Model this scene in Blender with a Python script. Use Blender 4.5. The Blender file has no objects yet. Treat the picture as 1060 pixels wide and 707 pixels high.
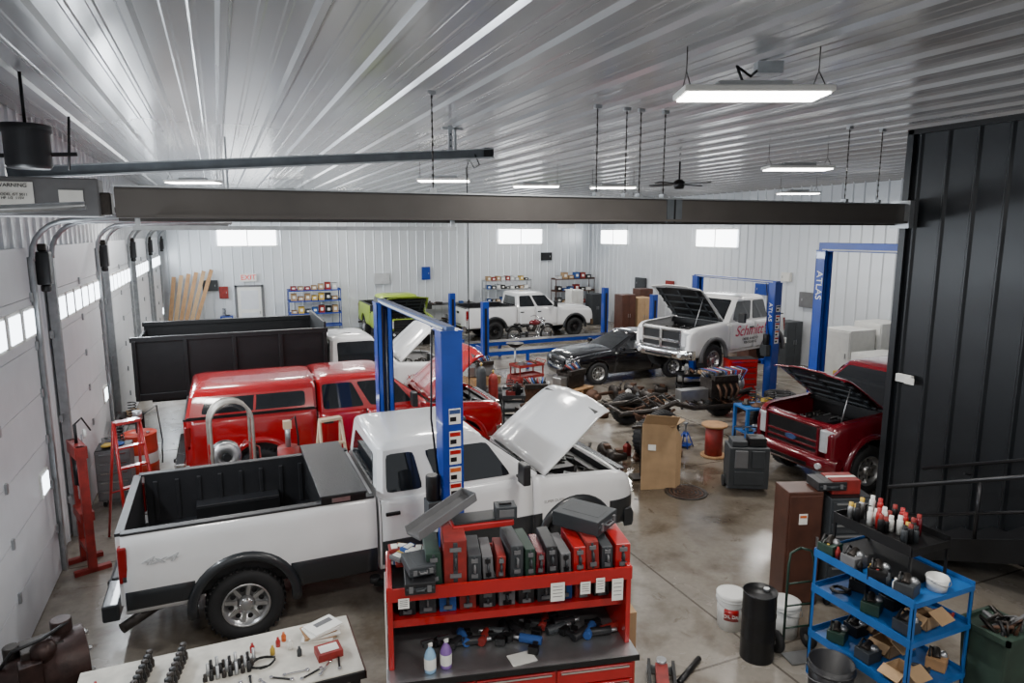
import bpy, bmesh, math, random
from mathutils import Vector, Matrix, Euler
R=random.Random(7)
col=bpy.context.scene.collection
pi=math.pi
MATS={}
def mat(name,c,rough=.5,metal=0,var=.15,scale=5,emit=0,bump=0,coat=0):
    if name in MATS: return MATS[name]
    m=bpy.data.materials.new(name); m.use_nodes=True
    nt=m.node_tree; N=nt.nodes; L=nt.links
    b=N['Principled BSDF']
    b.inputs['Roughness'].default_value=rough; b.inputs['Metallic'].default_value=metal
    if coat: b.inputs['Coat Weight'].default_value=coat
    tc=N.new('ShaderNodeTexCoord'); no=N.new('ShaderNodeTexNoise'); no.inputs['Scale'].default_value=scale
    no.inputs['Detail'].default_value=5
    L.new(tc.outputs['Object'],no.inputs['Vector'])
    cr=N.new('ShaderNodeValToRGB')
    cr.color_ramp.elements[0].position=.3; cr.color_ramp.elements[1].position=.7
    cr.color_ramp.elements[0].color=(c[0]*(1-var),c[1]*(1-var),c[2]*(1-var),1)
    cr.color_ramp.elements[1].color=(min(1,c[0]*(1+var*.5)),min(1,c[1]*(1+var*.5)),min(1,c[2]*(1+var*.5)),1)
    L.new(no.outputs['Fac'],cr.inputs['Fac']); L.new(cr.outputs['Color'],b.inputs['Base Color'])
    if emit:
        b.inputs['Emission Color'].default_value=(c[0],c[1],c[2],1); b.inputs['Emission Strength'].default_value=emit
    if bump:
        bp=N.new('ShaderNodeBump'); bp.inputs['Strength'].default_value=bump; bp.inputs['Distance'].default_value=.01
        L.new(no.outputs['Fac'],bp.inputs['Height']); L.new(bp.outputs['Normal'],b.inputs['Normal'])
    MATS[name]=m; return m
WHITE=mat('white_car_paint',(.8,.8,.8),.2,0,.05,2,coat=.7)
CHAR=mat('charcoal_paint',(.018,.02,.023),.35,0,.1,3,coat=.3)
RED=mat('red_car_paint',(.4,.004,.008),.2,0,.08,2,coat=1)
MAROON=mat('maroon_car_paint',(.15,.003,.01),.2,.1,.1,2,coat=1)
BLACKP=mat('black_car_paint',(.006,.006,.008),.12,0,.1,2,coat=1)
LIME=mat('lime_paint',(.36,.5,.05),.35,0,.08,2)
GLASS=mat('dark_glass',(.012,.014,.017),.04,0,.1,2,coat=.6)
RUB=mat('rubber',(.014,.014,.015),.75,0,.2,12)
PLA=mat('black_plastic',(.014,.014,.016),.42,0,.2,8)
GRIME=mat('greasy_metal',(.045,.038,.034),.42,.6,.45,14)
RUST=mat('rusty_steel',(.1,.05,.03),.65,.4,.5,12)
ALU=mat('alloy',(.5,.5,.5),.3,.9,.15,8)
DALU=mat('dusty_alloy',(.36,.33,.29),.5,.5,.2,8)
STEEL=mat('steel',(.42,.43,.44),.32,.8,.2,6)
CHROME=mat('chrome',(.75,.75,.76),.12,1,.05,6)
GALV=mat('galvanized',(.42,.44,.46),.38,.7,.2,10)
RAILM=mat('dark_rail_steel',(.13,.145,.16),.42,.5,.2,6)
BLUE=mat('lift_blue_paint',(.006,.045,.31),.32,0,.15,4,coat=.3)
BLUED=mat('dusty_blue_paint',(.03,.07,.2),.6,0,.25,6)
BLUE2=mat('cart_blue_paint',(.012,.11,.36),.38,0,.2,5)
TRED=mat('tool_red_paint',(.4,.007,.008),.28,0,.15,4,coat=.5)
RRED=mat('worn_red_paint',(.25,.016,.012),.55,0,.35,9)
WPL=mat('white_plastic',(.75,.75,.72),.45,0,.08,5)
PAPER=mat('paper',(.8,.79,.74),.8,0,.06,9)
CARD=mat('cardboard',(.4,.26,.14),.85,0,.15,5)
WOOD=mat('wood',(.36,.2,.09),.7,0,.3,7)
BROWN=mat('rust_brown_paint',(.075,.026,.015),.45,0,.3,5)
BEAMC=mat('bronze_grey_metal',(.11,.1,.093),.45,.4,.15,2)
DGREY=mat('dark_grey_plastic',(.035,.04,.045),.5,0,.2,6)
MGREY=mat('mid_grey_plastic',(.14,.14,.145),.55,0,.15,6)
LGREY=mat('light_grey_paint',(.5,.51,.52),.5,0,.1,5)
GREEN=mat('dull_green_plastic',(.025,.05,.035),.65,0,.35,6)
DGREEN=mat('dark_green_plastic',(.015,.042,.028),.5,0,.2,6)
ORANGE=mat('orange_paint',(.6,.12,.02),.5,0,.15,6)
YEL=mat('yellow_paint',(.55,.36,.05),.5,0,.15,6)
BUM=mat('blue_fabric',(.02,.08,.28),.8,0,.2,8)
MAG=mat('magenta_red_lettering',(.6,.008,.09),.5,0,.05)
LAMPR=mat('tail_lamp_red',(.25,.01,.01),.15,0,.1,5,coat=.6)
HEADL=mat('headlamp',(.7,.72,.75),.1,.3,.1,8,coat=.8)
DWALL=mat('black_wall_metal',(.013,.015,.018),.35,.3,.15,2)
BLK=mat('black_steel',(.011,.011,.012),.4,.3,.2,6)
CREAM=mat('bench_top_cream',(.6,.57,.5),.55,0,.25,6)
LED=mat('led_panel',(1,.98,.95),.5,0,0,5,emit=16)
SKYG=mat('daylight_pane',(.95,.98,1),.3,0,0,5,emit=9)
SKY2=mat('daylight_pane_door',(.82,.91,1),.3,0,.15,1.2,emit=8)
DOORW=mat('door_white_steel',(.66,.68,.72),.38,0,.05,3)

class MB:
    def __init__(s): s.v=[];s.f=[];s.mi=[];s.ms=[];s.sm=[]
    def m(s,mt):
        if mt not in s.ms: s.ms.append(mt)
        return s.ms.index(mt)
    def add(s,vs,fs,mt,smooth=False):
        o=len(s.v); s.v+= [tuple(v) for v in vs]; i=s.m(mt)
        for f in fs:
            s.f.append([a+o for a in f]); s.mi.append(i); s.sm.append(smooth)
        return s
    def box(s,x,y,z,sx,sy,sz,mt,r=(0,0,0)):
        M=Euler(r).to_matrix() if any(r) else None
        vs=[]
        for a in (-1,1):
            for b in (-1,1):
                for c in (-1,1):
                    p=Vector((a*sx/2,b*sy/2,c*sz/2))
                    if M: p=M@p
                    vs.append((p.x+x,p.y+y,p.z+z))
        return s.add(vs,[(0,1,3,2),(4,6,7,5),(0,4,5,1),(2,3,7,6),(0,2,6,4),(1,5,7,3)],mt)
    def bb(s,x0,x1,y0,y1,z0,z1,mt): return s.box((x0+x1)/2,(y0+y1)/2,(z0+z1)/2,abs(x1-x0),abs(y1-y0),abs(z1-z0),mt)
    def cyl(s,p0,p1,r,mt,r2=None,n=14):
        p0=Vector(p0);p1=Vector(p1); r2=r if r2 is None else r2
        d=(p1-p0).normalized(); a=d.orthogonal().normalized(); b=d.cross(a)
        vs=[];
        for p,rr in ((p0,r),(p1,r2)):
            for i in range(n):
                t=2*pi*i/n; vs.append(p+a*math.cos(t)*rr+b*math.sin(t)*rr)
        s.add(vs,[(i,(i+1)%n,n+(i+1)%n,n+i) for i in range(n)],mt,True)
        return s.add(vs[:n],[tuple(range(n))],mt).add(vs[n:],[tuple(range(n))],mt)
    def tube(s,pts,r,mt,n=8):
        pts=[Vector(p) for p in pts]; vs=[]; m=len(pts)
        prev=None
        for i,p in enumerate(pts):
            d=(pts[min(i+1,m-1)]-pts[max(i-1,0)]).normalized()
            if prev is None: a=d.orthogonal().normalized()
            else:
                a=prev-d*prev.dot(d)
                a=a.normalized() if a.length>1e-5 else d.orthogonal().normalized()
            prev=a; b=d.cross(a)
            for k in range(n):
                t=2*pi*k/n; vs.append(p+a*math.cos(t)*r+b*math.sin(t)*r)
        fs=[]
        for i in range(m-1):
            for k in range(n): fs.append((i*n+k,i*n+(k+1)%n,(i+1)*n+(k+1)%n,(i+1)*n+k))
        s.add(vs,fs,mt,True)
        return s.add(vs[:n],[tuple(range(n))],mt).add(vs[-n:],[tuple(range(n))],mt)
    def prism(s,pts,ax,a,b,mt):
        def P(p,h):
            return {'y':(p[0],h,p[1]),'x':(h,p[0],p[1]),'z':(p[0],p[1],h)}[ax]
        n=len(pts); vs=[P(p,a) for p in pts]+[P(p,b) for p in pts]
        fs=[tuple(range(n)),tuple(range(2*n-1,n-1,-1))]+[(i,(i+1)%n,n+(i+1)%n,n+i) for i in range(n)]
        return s.add(vs,fs,mt)
    def lathe(s,prof,mt,c=(0,0,0),ax='z',n=24,closed=False):
        vs=[]
        for r,h in prof:
            for i in range(n):
                t=2*pi*i/n; a,b=r*math.cos(t),r*math.sin(t)
                q={'z':(a,b,h),'y':(a,h,b),'x':(h,a,b)}[ax]
                vs.append((q[0]+c[0],q[1]+c[1],q[2]+c[2]))
        m=len(prof); fs=[]
        for j in range(m if closed else m-1):
            k=(j+1)%m
            for i in range(n): fs.append((j*n+i,j*n+(i+1)%n,k*n+(i+1)%n,k*n+i))
        return s.add(vs,fs,mt,True)
    def loft(s,rings,mt,smooth=False,caps=True):
        n=len(rings[0]); vs=[p for r in rings for p in r]; fs=[]
        for j in range(len(rings)-1):
            for i in range(n): fs.append((j*n+i,j*n+(i+1)%n,(j+1)*n+(i+1)%n,(j+1)*n+i))
        s.add(vs,fs,mt,smooth)
        if caps: s.add(rings[0],[tuple(range(n))],mt).add(rings[-1],[tuple(range(n))],mt)
        return s
    def sph(s,c,r,mt,sc=(1,1,1),n=14):
        prof=[(max(1e-4,r*math.sin(pi*i/8)),-r*math.cos(pi*i/8)) for i in range(9)]
        vs=[];
        for a,h in prof:
            for i in range(n):
                t=2*pi*i/n; vs.append((c[0]+a*math.cos(t)*sc[0],c[1]+a*math.sin(t)*sc[1],c[2]+h*sc[2]))
        fs=[(j*n+i,j*n+(i+1)%n,(j+1)*n+(i+1)%n,(j+1)*n+i) for j in range(8) for i in range(n)]
        return s.add(vs,fs,mt,True)
    def mesh(s,name):
        me=bpy.data.meshes.new(name); me.from_pydata(s.v,[],s.f)
        for m in s.ms: me.materials.append(m)
        me.polygons.foreach_set('material_index',s.mi); me.polygons.foreach_set('use_smooth',s.sm)
        bm=bmesh.new(); bm.from_mesh(me); bmesh.ops.remove_doubles(bm,verts=bm.verts,dist=1e-5)
        bmesh.ops.recalc_face_normals(bm,faces=bm.faces); bm.to_mesh(me); bm.free(); me.update()
        return me
def obj(name,data,parent=None,loc=(0,0,0),rot=(0,0,0),bevel=0,label=None):
    if isinstance(data,MB): data=data.mesh(name)
    o=bpy.data.objects.new(name,data); col.objects.link(o)
    if parent: o.parent=parent
    o.location=loc; o.rotation_euler=rot
    if bevel:
        b=o.modifiers.new('bevel','BEVEL'); b.width=bevel; b.segments=2; b.limit_method='ANGLE'; b.angle_limit=.7
    if label: o['label']=label
    return o
def thing(name,label,cat,loc,rz=0,group=None,mb=None,bevel=0,rot=None):
    o=obj(name,mb,None,loc,rot or (0,0,rz),bevel)
    o['label']=label; o['category']=cat
    if group: o['group']=group
    return o
def struct(name,mb,loc=(0,0,0)):
    o=obj(name,mb,None,loc); o['kind']='structure'; return o
def text(parent,s,size,loc,rot,m,name='lettering',ext=.002,sx=1,shear=0,outline=False):
    cu=bpy.data.curves.new('t','FONT'); cu.body=s; cu.size=size; cu.extrude=ext; cu.align_x='CENTER'; cu.align_y='CENTER'; cu.shear=shear
    if outline: cu.fill_mode='NONE'; cu.extrude=0; cu.bevel_depth=.003
    t=bpy.data.objects.new('t',cu); col.objects.link(t)
    dg=bpy.context.evaluated_depsgraph_get()
    me=bpy.data.meshes.new_from_object(t.evaluated_get(dg)); bpy.data.objects.remove(t)
    me.materials.clear(); me.materials.append(m)
    o=obj(name,me,parent,loc,rot); o.scale=(sx,1,1); return o

# ================= ROOM =================
XL,XR,YF,ZC=-2.25,17.8,31.0,5.9
fm=bpy.data.materials.new('concrete_floor'); fm.use_nodes=True
nt=fm.node_tree;N=nt.nodes;L=nt.links;b=N['Principled BSDF']
tc=N.new('ShaderNodeTexCoord')
def noise(sc,det,dist=0,rg=.6):
    n=N.new('ShaderNodeTexNoise'); n.inputs['Scale'].default_value=sc; n.inputs['Detail'].default_value=det; n.inputs['Distortion'].default_value=dist; n.inputs['Roughness'].default_value=rg
    L.new(tc.outputs['Object'],n.inputs['Vector']); return n
def ramp(src,p0,c0,p1,c1):
    r=N.new('ShaderNodeValToRGB'); e=r.color_ramp.elements; e[0].position=p0; e[1].position=p1; e[0].color=(*c0,1); e[1].color=(*c1,1); L.new(src,r.inputs['Fac']); return r.outputs[0]
def mul(a,b_,f=1):
    m=N.new('ShaderNodeMixRGB'); m.blend_type='MULTIPLY'; m.inputs[0].default_value=f; L.new(a,m.inputs[1]); L.new(b_,m.inputs[2]); return m.outputs[0]
n1=noise(.35,9,.3,.62); n2=noise(1.1,8,.3,.55); n3=noise(14,4); n4=noise(2.7,5,.8)
base=ramp(n1.outputs['Fac'],.3,(.2,.172,.14),.7,(.34,.312,.27))
st=ramp(n2.outputs['Fac'],.35,(.45,.39,.33),.52,(1,1,1))
sp=ramp(n4.outputs['Fac'],.29,(.42,.36,.3),.38,(1,1,1))
fine=ramp(n3.outputs['Fac'],.3,(.84,.84,.84),.7,(1.0,1.0,1.0))
vd=N.new('ShaderNodeVectorMath'); vd.operation='DISTANCE'; vd.inputs[1].default_value=(6.9,9.4,0); L.new(tc.outputs['Object'],vd.inputs[0])
ad=N.new('ShaderNodeMath'); ad.operation='MULTIPLY_ADD'; L.new(n2.outputs['Fac'],ad.inputs[0]); ad.inputs[1].default_value=3; L.new(vd.outputs['Value'],ad.inputs[2])
mrw=N.new('ShaderNodeMapRange'); mrw.inputs[1].default_value=2.3; mrw.inputs[2].default_value=4.6; L.new(ad.outputs[0],mrw.inputs[0])
wet=ramp(mrw.outputs[0],0,(.45,.4,.34),1,(1,1,1))
br=N.new('ShaderNodeTexBrick'); br.offset=0; br.inputs['Scale'].default_value=.2; br.inputs['Brick Width'].default_value=1; br.inputs['Row Height'].default_value=1;br.inputs['Mortar Size'].default_value=.003
br.inputs['Color1'].default_value=(1,1,1,1);br.inputs['Color2'].default_value=(1,1,1,1);br.inputs['Mortar'].default_value=(.4,.38,.36,1)
L.new(tc.outputs['Object'],br.inputs['Vector'])
L.new(mul(mul(mul(mul(mul(base,st,.85),sp,.8),fine),wet),br.outputs['Color']),b.inputs['Base Color'])
rr=N.new('ShaderNodeMapRange'); rr.inputs[3].default_value=.1; rr.inputs[4].default_value=.38; L.new(n2.outputs['Fac'],rr.inputs[0])
rm=N.new('ShaderNodeMath'); rm.operation='MULTIPLY'; L.new(rr.outputs[0],rm.inputs[0]); 
rw=N.new('ShaderNodeMapRange'); rw.inputs[3].default_value=.35; rw.inputs[4].default_value=1; L.new(mrw.outputs[0],rw.inputs[0]); L.new(rw.outputs[0],rm.inputs[1]); L.new(rm.outputs[0],b.inputs['Roughness'])
struct('floor',MB().bb(XL-.3,XR+.3,-3,YF+.3,-.2,0,fm))
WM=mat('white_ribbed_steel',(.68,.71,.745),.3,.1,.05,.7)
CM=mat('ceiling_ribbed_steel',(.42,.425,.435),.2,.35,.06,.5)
def ribprof(a,b,per,h,w,h2):
    p=[];x=a
    while x<b:
        if h2:
            for q in (.3,.58): p+=[(x+per*q-.03,0),(x+per*q-.015,h2),(x+per*q+.015,h2),(x+per*q+.03,0)]
            p=p if p[0][0]==a else [(a,0)]+p
        elif x==a: p.append((a,0))
        p+=[(x+per-w-.03,0),(x+per-w,h),(x+per-.03,h),(x+per,0)]
        x+=per
    return [q for q in p if q[0]<=b]+[(b,0)]
def ribsheet(kind,a,b,lo,hi,pos,sgn,mt,per=.305,h=.03,w=.05,h2=.008):
    mb=MB(); vs=[];p=ribprof(a,b,per,h,w,h2)
    for q in p:
        for k in (lo,hi):
            if kind=='ceil': vs.append((q[0],k,pos-q[1]))
            if kind=='x': vs.append((pos+sgn*q[1],q[0],k))
            if kind=='y': vs.append((q[0],pos+sgn*q[1],k))
    mb.add(vs,[(2*i,2*i+1,2*i+3,2*i+2) for i in range(len(p)-1)],mt); return mb
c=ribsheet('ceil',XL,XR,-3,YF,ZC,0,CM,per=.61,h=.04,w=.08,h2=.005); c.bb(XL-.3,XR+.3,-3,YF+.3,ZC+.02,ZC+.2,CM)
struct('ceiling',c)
c=ribsheet('y',XL,XR,0,ZC,YF,-1,WM,per=.4,h2=0); c.bb(XL-.3,XR+.3,YF+.02,YF+.25,0,ZC,WM); struct('wall_far',c)
c=ribsheet('x',6.4,YF,0,ZC,XR,-1,WM,per=.4,h2=0); c.bb(XR+.02,XR+.25,6.3,YF,0,ZC,WM); struct('wall_right',c)
c=ribsheet('x',-3,YF,0,ZC,XL,1,WM,per=.4,h2=0); c.bb(XL-.25,XL-.02,-3,YF,0,ZC,WM); struct('wall_left',c)
c=ribsheet('x',-3,7.2,0,ZC,9.58,-1,DWALL,per=.42,h=.035,w=.05,h2=0); c.bb(9.6,9.75,-3,7.2,0,ZC,DWALL); c.bb(9.75,17.8,6.2,6.3,0,ZC,DWALL); c.bb(9.5,9.56,7.12,7.22,0,ZC,DWALL)
struct('wall_office',c)
struct('trim_1',MB().bb(9.5,9.57,-3,7.2,5.82,5.9,BLK))
k=1
for x in (1.15,13.8):
    struct('window_%d'%k,MB().bb(x-1.15,x+1.15,YF-.06,YF-.03,3.85,4.55,SKYG).bb(x-1.2,x+1.2,YF-.07,YF-.02,4.55,4.6,WPL).bb(x-1.2,x+1.2,YF-.07,YF-.02,3.8,3.85,WPL).bb(x-.02,x+.02,YF-.08,YF-.06,3.85,4.55,WPL));k+=1
for y in (28.7,21.25):
    struct('window_%d'%k,MB().bb(XR-.06,XR-.03,y-1.15,y+1.15,3.85,4.5,SKYG).bb(XR-.07,XR-.02,y-1.2,y+1.2,4.5,4.55,WPL).bb(XR-.07,XR-.02,y-1.2,y+1.2,3.8,3.85,WPL).bb(XR-.08,XR-.06,y-.02,y+.02,3.85,4.5,WPL));k+=1
struct('door_1',MB().bb(.62,1.58,YF-.1,YF-.04,0,2.1,WPL).bb(.75,1.45,YF-.11,YF-.1,.3,1.0,DOORW).bb(.75,1.45,YF-.11,YF-.1,1.15,1.95,DOORW).bb(.54,.62,YF-.12,YF-.03,0,2.18,MGREY).bb(1.58,1.66,YF-.12,YF-.03,0,2.18,MGREY).bb(.54,1.66,YF-.12,YF-.03,2.1,2.18,MGREY).box(1.5,YF-.13,1.0,.04,.05,.12,STEEL))
es=thing('exit_sign','white exit sign with red letters above the far door','sign',(1.1,YF-.1,2.5),mb=MB().box(0,0,0,.66,.08,.34,WPL),bevel=.01)
text(es,'EXIT',.3,(0,-.045,0),(pi/2,0,0),mat('sign_red',(.75,.005,.005),.5,0,.05,emit=.3),ext=.006)
dn=2
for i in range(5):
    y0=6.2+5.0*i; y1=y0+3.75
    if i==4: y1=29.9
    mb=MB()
    for p in range(7):
        z0=.02+p*.6
        mb.bb(XL+.04,XL+.1,y0,y1,z0,z0+.592,DOORW)
    nb=6; w=(y1-y0)/nb
    for q in range(nb):
        a=y0+q*w+.1; bb_=y0+(q+1)*w-.1
        mb.bb(XL+.1,XL+.125,a-.04,bb_+.04,3.14,3.52,WPL)
        mb.bb(XL+.125,XL+.135,a,bb_,3.18,3.48,SKY2)
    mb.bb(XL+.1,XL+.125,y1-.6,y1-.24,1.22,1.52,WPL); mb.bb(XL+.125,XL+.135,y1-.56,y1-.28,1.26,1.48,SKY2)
    for q in (0,2,4):
        yy=y0+min(max(q*(y1-y0)/4,.04),y1-y0-.04)
        for p in range(6): mb.bb(XL+.1,XL+.125,yy-.025,yy+.025,.56+p*.6,.67+p*.6,GALV)
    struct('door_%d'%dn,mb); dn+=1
    for side,yy in ((0,y0-.07),(1,y1+.07)):
        mt=MB(); X=XL+.14
        mt.box(X-.05,yy,2.05,.1,.05,4.1,GALV); mt.box(X,yy,2.05,.03,.1,4.1,GALV)
        LN=1.2 if i==0 else 2.4
        pts=[(X,yy,4.05)]+[(X+.45*(1-math.cos(t)),yy,4.1+.45*math.sin(t)) for t in [pi/2*j/6 for j in range(7)]]+[(X+LN,yy,4.6)]
        mt.tube(pts,.035,GALV,6)
        if i: mt.box(X+LN-.1,yy,5.2,.03,.02,1.18,GALV)
        for zz in (.6,1.8,3.0): mt.box(X-.08,yy-.07,zz,.04,.1,.1,GALV)
        thing('door_track','galvanized steel track beside a white sectional overhead door','door track',(0,0,0),group='overhead door tracks',mb=mt)
    ms=MB().cyl((XL+.24,y0-.1,4.85),(XL+.24,y1+.1,4.85),.016,STEEL)
    ms.cyl((XL+.24,y0+.4,4.85),(XL+.24,y1-.4,4.85),.045,GRIME)
    for yy in (y0,y1): ms.cyl((XL+.24,yy-.05,4.85),(XL+.24,yy+.05,4.85),.13,PLA)
    ms.box(XL+.15,(y0+y1)/2,4.85,.18,.1,.25,GALV); ms.box(XL+.15,y0,4.85,.18,.02,.2,GALV); ms.box(XL+.15,y1,4.85,.18,.02,.2,GALV)
    thing('torsion_spring','dark torsion spring and shaft above an overhead door','door spring',(0,0,0),group='overhead door springs',mb=ms)
    mm=MB().box(0,0,0,.16,.18,.42,PLA).cyl((0,0,-.21),(0,0,-.3),.06,PLA).box(0,0,.26,.1,.1,.1,GRIME).box(-.11,0,0,.1,.1,.3,GALV)
    thing('door_operator','small black door operator motor mounted beside an overhead door','motor',(XL+.2,y1+.35,3.95),group='door operators',mb=mm,bevel=.02)
struct('baseboard_far',MB().bb(XL,XR,YF-.05,YF-.035,0,.12,GALV))
# ============ beam, rail, opener ============
bm_=MB().bb(-.82,9.4,7.05,7.2,4.53,4.8,BEAMC).bb(-.82,9.4,7.0,7.25,4.8,4.815,GALV).bb(-.5,9.4,6.99,7.05,4.53,4.56,BEAMC).bb(-.82,9.4,7.2,7.24,4.5,4.53,BEAMC)
bm_.bb(-.82,5.2,7.03,7.05,4.55,4.78,BEAMC)
B=thing('track_beam','long grey-bronze steel track beam hung from the ceiling on rods','beam',(0,0,0),mb=bm_,bevel=.004)
obj('end_bracket',MB().bb(9.36,9.46,6.97,7.28,4.46,4.86,GALV),B)
obj('splice_plate',MB().bb(5.1,5.32,7.015,7.05,4.52,4.82,RAILM).bb(5.2,5.22,7.005,7.02,4.52,4.82,BLK),B)
obj('lower_rail',MB().bb(-.7,2.4,7.1,7.14,4.42,4.46,GALV).bb(-.68,-.64,7.1,7.14,4.46,4.53,GALV).bb(2.34,2.38,7.1,7.14,4.46,4.53,GALV),B)
for x in (2.15,4.15,4.55,4.75,5.1,8.2,8.85):
    m=MB().cyl((0,0,4.82),(0,0,5.86),.006,GRIME,n=6).box(0,0,4.84,.05,.09,.05,GALV).box(0,0,5.84,.08,.05,.04,GALV)
    for i in range(12): m.cyl((0,0,4.9+i*.08),(0,0,4.93+i*.08),.011,GRIME,n=6)
    obj('hanger_rod',m,B,(x,7.12,0))
rail=MB(); ang=-math.atan2(.47,5.8)
rail.box(.8,9.4,5.29,5.85,.09,.12,RAILM,(0,ang,0)); rail.box(.8,9.34,5.23,5.85,.05,.02,GALV,(0,ang,0)); rail.box(.8,9.34,5.35,5.85,.05,.015,GALV,(0,ang,0)); rail.box(3.66,9.4,5.53,.14,.14,.14,BLK)
T=thing('opener_rail','dark steel door opener rail sloping up toward the ceiling','rail',(0,0,0),mb=rail)
h=MB().box(3.1,9.4,5.68,.06,.03,.4,GALV).box(3.17,9.4,5.68,.03,.06,.4,GALV).box(3.13,9.4,5.84,.3,.06,.03,GALV)
for i in range(5): h.cyl((3.1,9.38,5.52+i*.08),(3.1,9.375,5.52+i*.08),.012,BLK,n=6)
obj('hanger_bracket',h,T)
obj('pull_cord',MB().tube([(3.45,9.35,5.5),(3.5,9.3,5.35),(3.42,9.3,5.3),(3.36,9.33,5.42),(3.32,9.35,5.3),(3.33,9.35,4.9),(3.33,9.35,1.9)],.009,BLK,6),T)
op=thing('door_opener','grey metal door opener box with white warning labels','door opener',(-1.36,7.15,4.7),mb=MB().box(0,0,0,.86,.3,.33,MGREY).box(.46,0,-.05,.1,.2,.2,GRIME),bevel=.015)
obj('label_plate',MB().box(-.2,-.155,.02,.3,.004,.2,PAPER),op)
text(op,'WARNING',.045,(-.2,-.159,.09),(pi/2,0,0),BLK); text(op,'MODEL GT 5011\nHP 1/2  115V',.03,(-.2,-.159,.0),(pi/2,0,0),BLK)
obj('label_plate',MB().box(.22,-.155,-.02,.18,.004,.16,PAPER),op)
dr=MB().lathe([(.001,-.2),(.17,-.2),(.19,-.17),(.19,.12),(.21,.14),(.21,.2),(.001,.2)],PLA).cyl((0,0,.2),(0,0,.68),.015,BLK).cyl((-.4,0,-.1),(.4,0,-.05),.02,BLK).cyl((.32,0,-.2),(.36,0,.3),.012,BLK)
thing('cable_drum','black cable drum hanging near the ceiling above the overhead door','drum',(-1.6,7.9,5.2),mb=dr)
# ============ LED lights ============
def lamp(x,y,z=5.5,L_=1.2,rz=0,en=135):
    T=thing('ceiling_light','rectangular white LED high-bay light hung on wires from the ceiling','ceiling light',(x,y,z),rz,group='LED high-bay ceiling lights')
    obj('housing',MB().box(0,0,.03,L_,.42,.05,WPL).box(0,0,.08,L_*.5,.2,.06,LGREY),T,bevel=.012)
    m=MB()
    for i in (-1,1): m.box(0,i*.1,-.004,L_-.06,.16,.012,LED)
    obj('lens',m,T)
    for i in (-1,1):
        obj('hanging_wire',MB().tube([(i*L_*.45,.15,.05),(i*L_*.45,0,.2),(i*L_*.45,-.15,.05)],.005,GRIME,5).cyl((i*L_*.45,0,.2),(i*L_*.45,0,ZC-z-.01),.005,GRIME,n=5),T)
    li=bpy.data.lights.new('led','AREA'); li.shape='RECTANGLE'; li.size=L_; li.size_y=.4; li.energy=en; li.color=(1,.965,.91)
    lo=bpy.data.objects.new('led_light',li); col.objects.link(lo); lo.parent=T; lo.location=(0,0,-.03)
    return T
T=lamp(4.1,4.55,5.5,1.2,-.41)
obj('junction_box',MB().box(.25,.35,.3,.22,.12,.1,GALV).tube([(.15,.33,.28),(.05,.2,.2),(-.1,.1,.26),(-.05,.05,.1)],.012,BLK,6),T)
for (x,y) in ((9.1,8.9),(14.8,14.4),(-.4,16.4),(4.4,13.8),(6.9,14.6),(8.8,14.3)): lamp(x,y,5.45,1.1,-.41)
for (x,y) in ((2,22),(9,22),(15,22),(5,28),(13,28),(-.5,1),(3,-1),(7.5,-.5)): lamp(x,y,5.62,1.1,-.41)
F=thing('ceiling_fan','black ceiling fan with four blades under the white ceiling','ceiling fan',(9,12,5.4))
obj('motor',MB().lathe([(.001,-.1),(.09,-.1),(.12,-.04),(.12,.05),(.05,.1),(.001,.1)],BLK).cyl((0,0,.1),(0,0,.46),.02,BLK),F)
for i in range(4):
    obj('blade',MB().prism([(.1,-.03),(.3,-.06),(.74,-.07),(.76,0),(.74,.07),(.3,.06),(.1,.03)],'z',-.01,.01,BLK),F,(0,0,0),(.15,0,i*pi/2+.3))
# ============ VEHICLES ============
WC={}
def wheel(P,x,y,r,w,s,rim,z=None):
    z=r if z is None else z
    k=(r,w,s,rim.name)
    if k not in WC:
        t=MB().lathe([(r*.62,-w/2+.01),(r*.8,-w/2-.004),(r*.92,-w/2),(r*.985,-w*.4),(r,-w*.2),(r,w*.2),(r*.985,w*.4),(r*.92,w/2),(r*.8,w/2+.004),(r*.62,w/2-.01)],RUB,ax='y',n=36,closed=True)
        for i in range(36):
            a=2*pi*i/36; t.box(r*.998*math.cos(a),0,r*.998*math.sin(a),.03,w*.8,.02,RUB,(0,-a,0))
        f=s*w/2
        q=MB().lathe([(r*.63,f*.9),(r*.61,f*.98),(r*.57,f*.9),(r*.54,f*.35),(.02,f*.25)],rim,ax='y',n=32)
        q.lathe([(r*.22,f*.4),(r*.2,f*.85),(r*.13,f*.98),(.001,f*.98)],rim,ax='y',n=20)
        for i in range(8):
            a=2*pi*i/8+.2; q.lathe([(r*.075,0),(r*.06,f*.02),(.001,f*.02)],BLK,(r*.4*math.cos(a),f*.42,r*.4*math.sin(a)),'y',10)
            q.box(r*.4*math.cos(a+pi/8),f*.42,r*.4*math.sin(a+pi/8),r*.34,w*.16,r*.1,rim,(0,-a-pi/8,0))
            a+=pi/8; q.cyl((r*.16*math.cos(a),f*.8,r*.16*math.sin(a)),(r*.16*math.cos(a),f*.95,r*.16*math.sin(a)),.012,CHROME,n=6)
        WC[k]=(t.mesh('wheel'),q.mesh('rim'))
    a,b_=WC[k]
    W=obj('wheel',a,P,(x,y,z)); obj('rim',b_,W); return W
def lerpf(tab):
    def f(x):
        if x<=tab[0][0]: return tab[0][1]
        for (a,b_),(c_,d_) in zip(tab,tab[1:]):
            if x<=c_: return b_+(d_-b_)*(x-a)/(c_-a)
        return tab[-1][1]
    return f
TS=[0,.08,.2,.35,.5,.65,.78,.86,.92,.96,.985,1]
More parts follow.
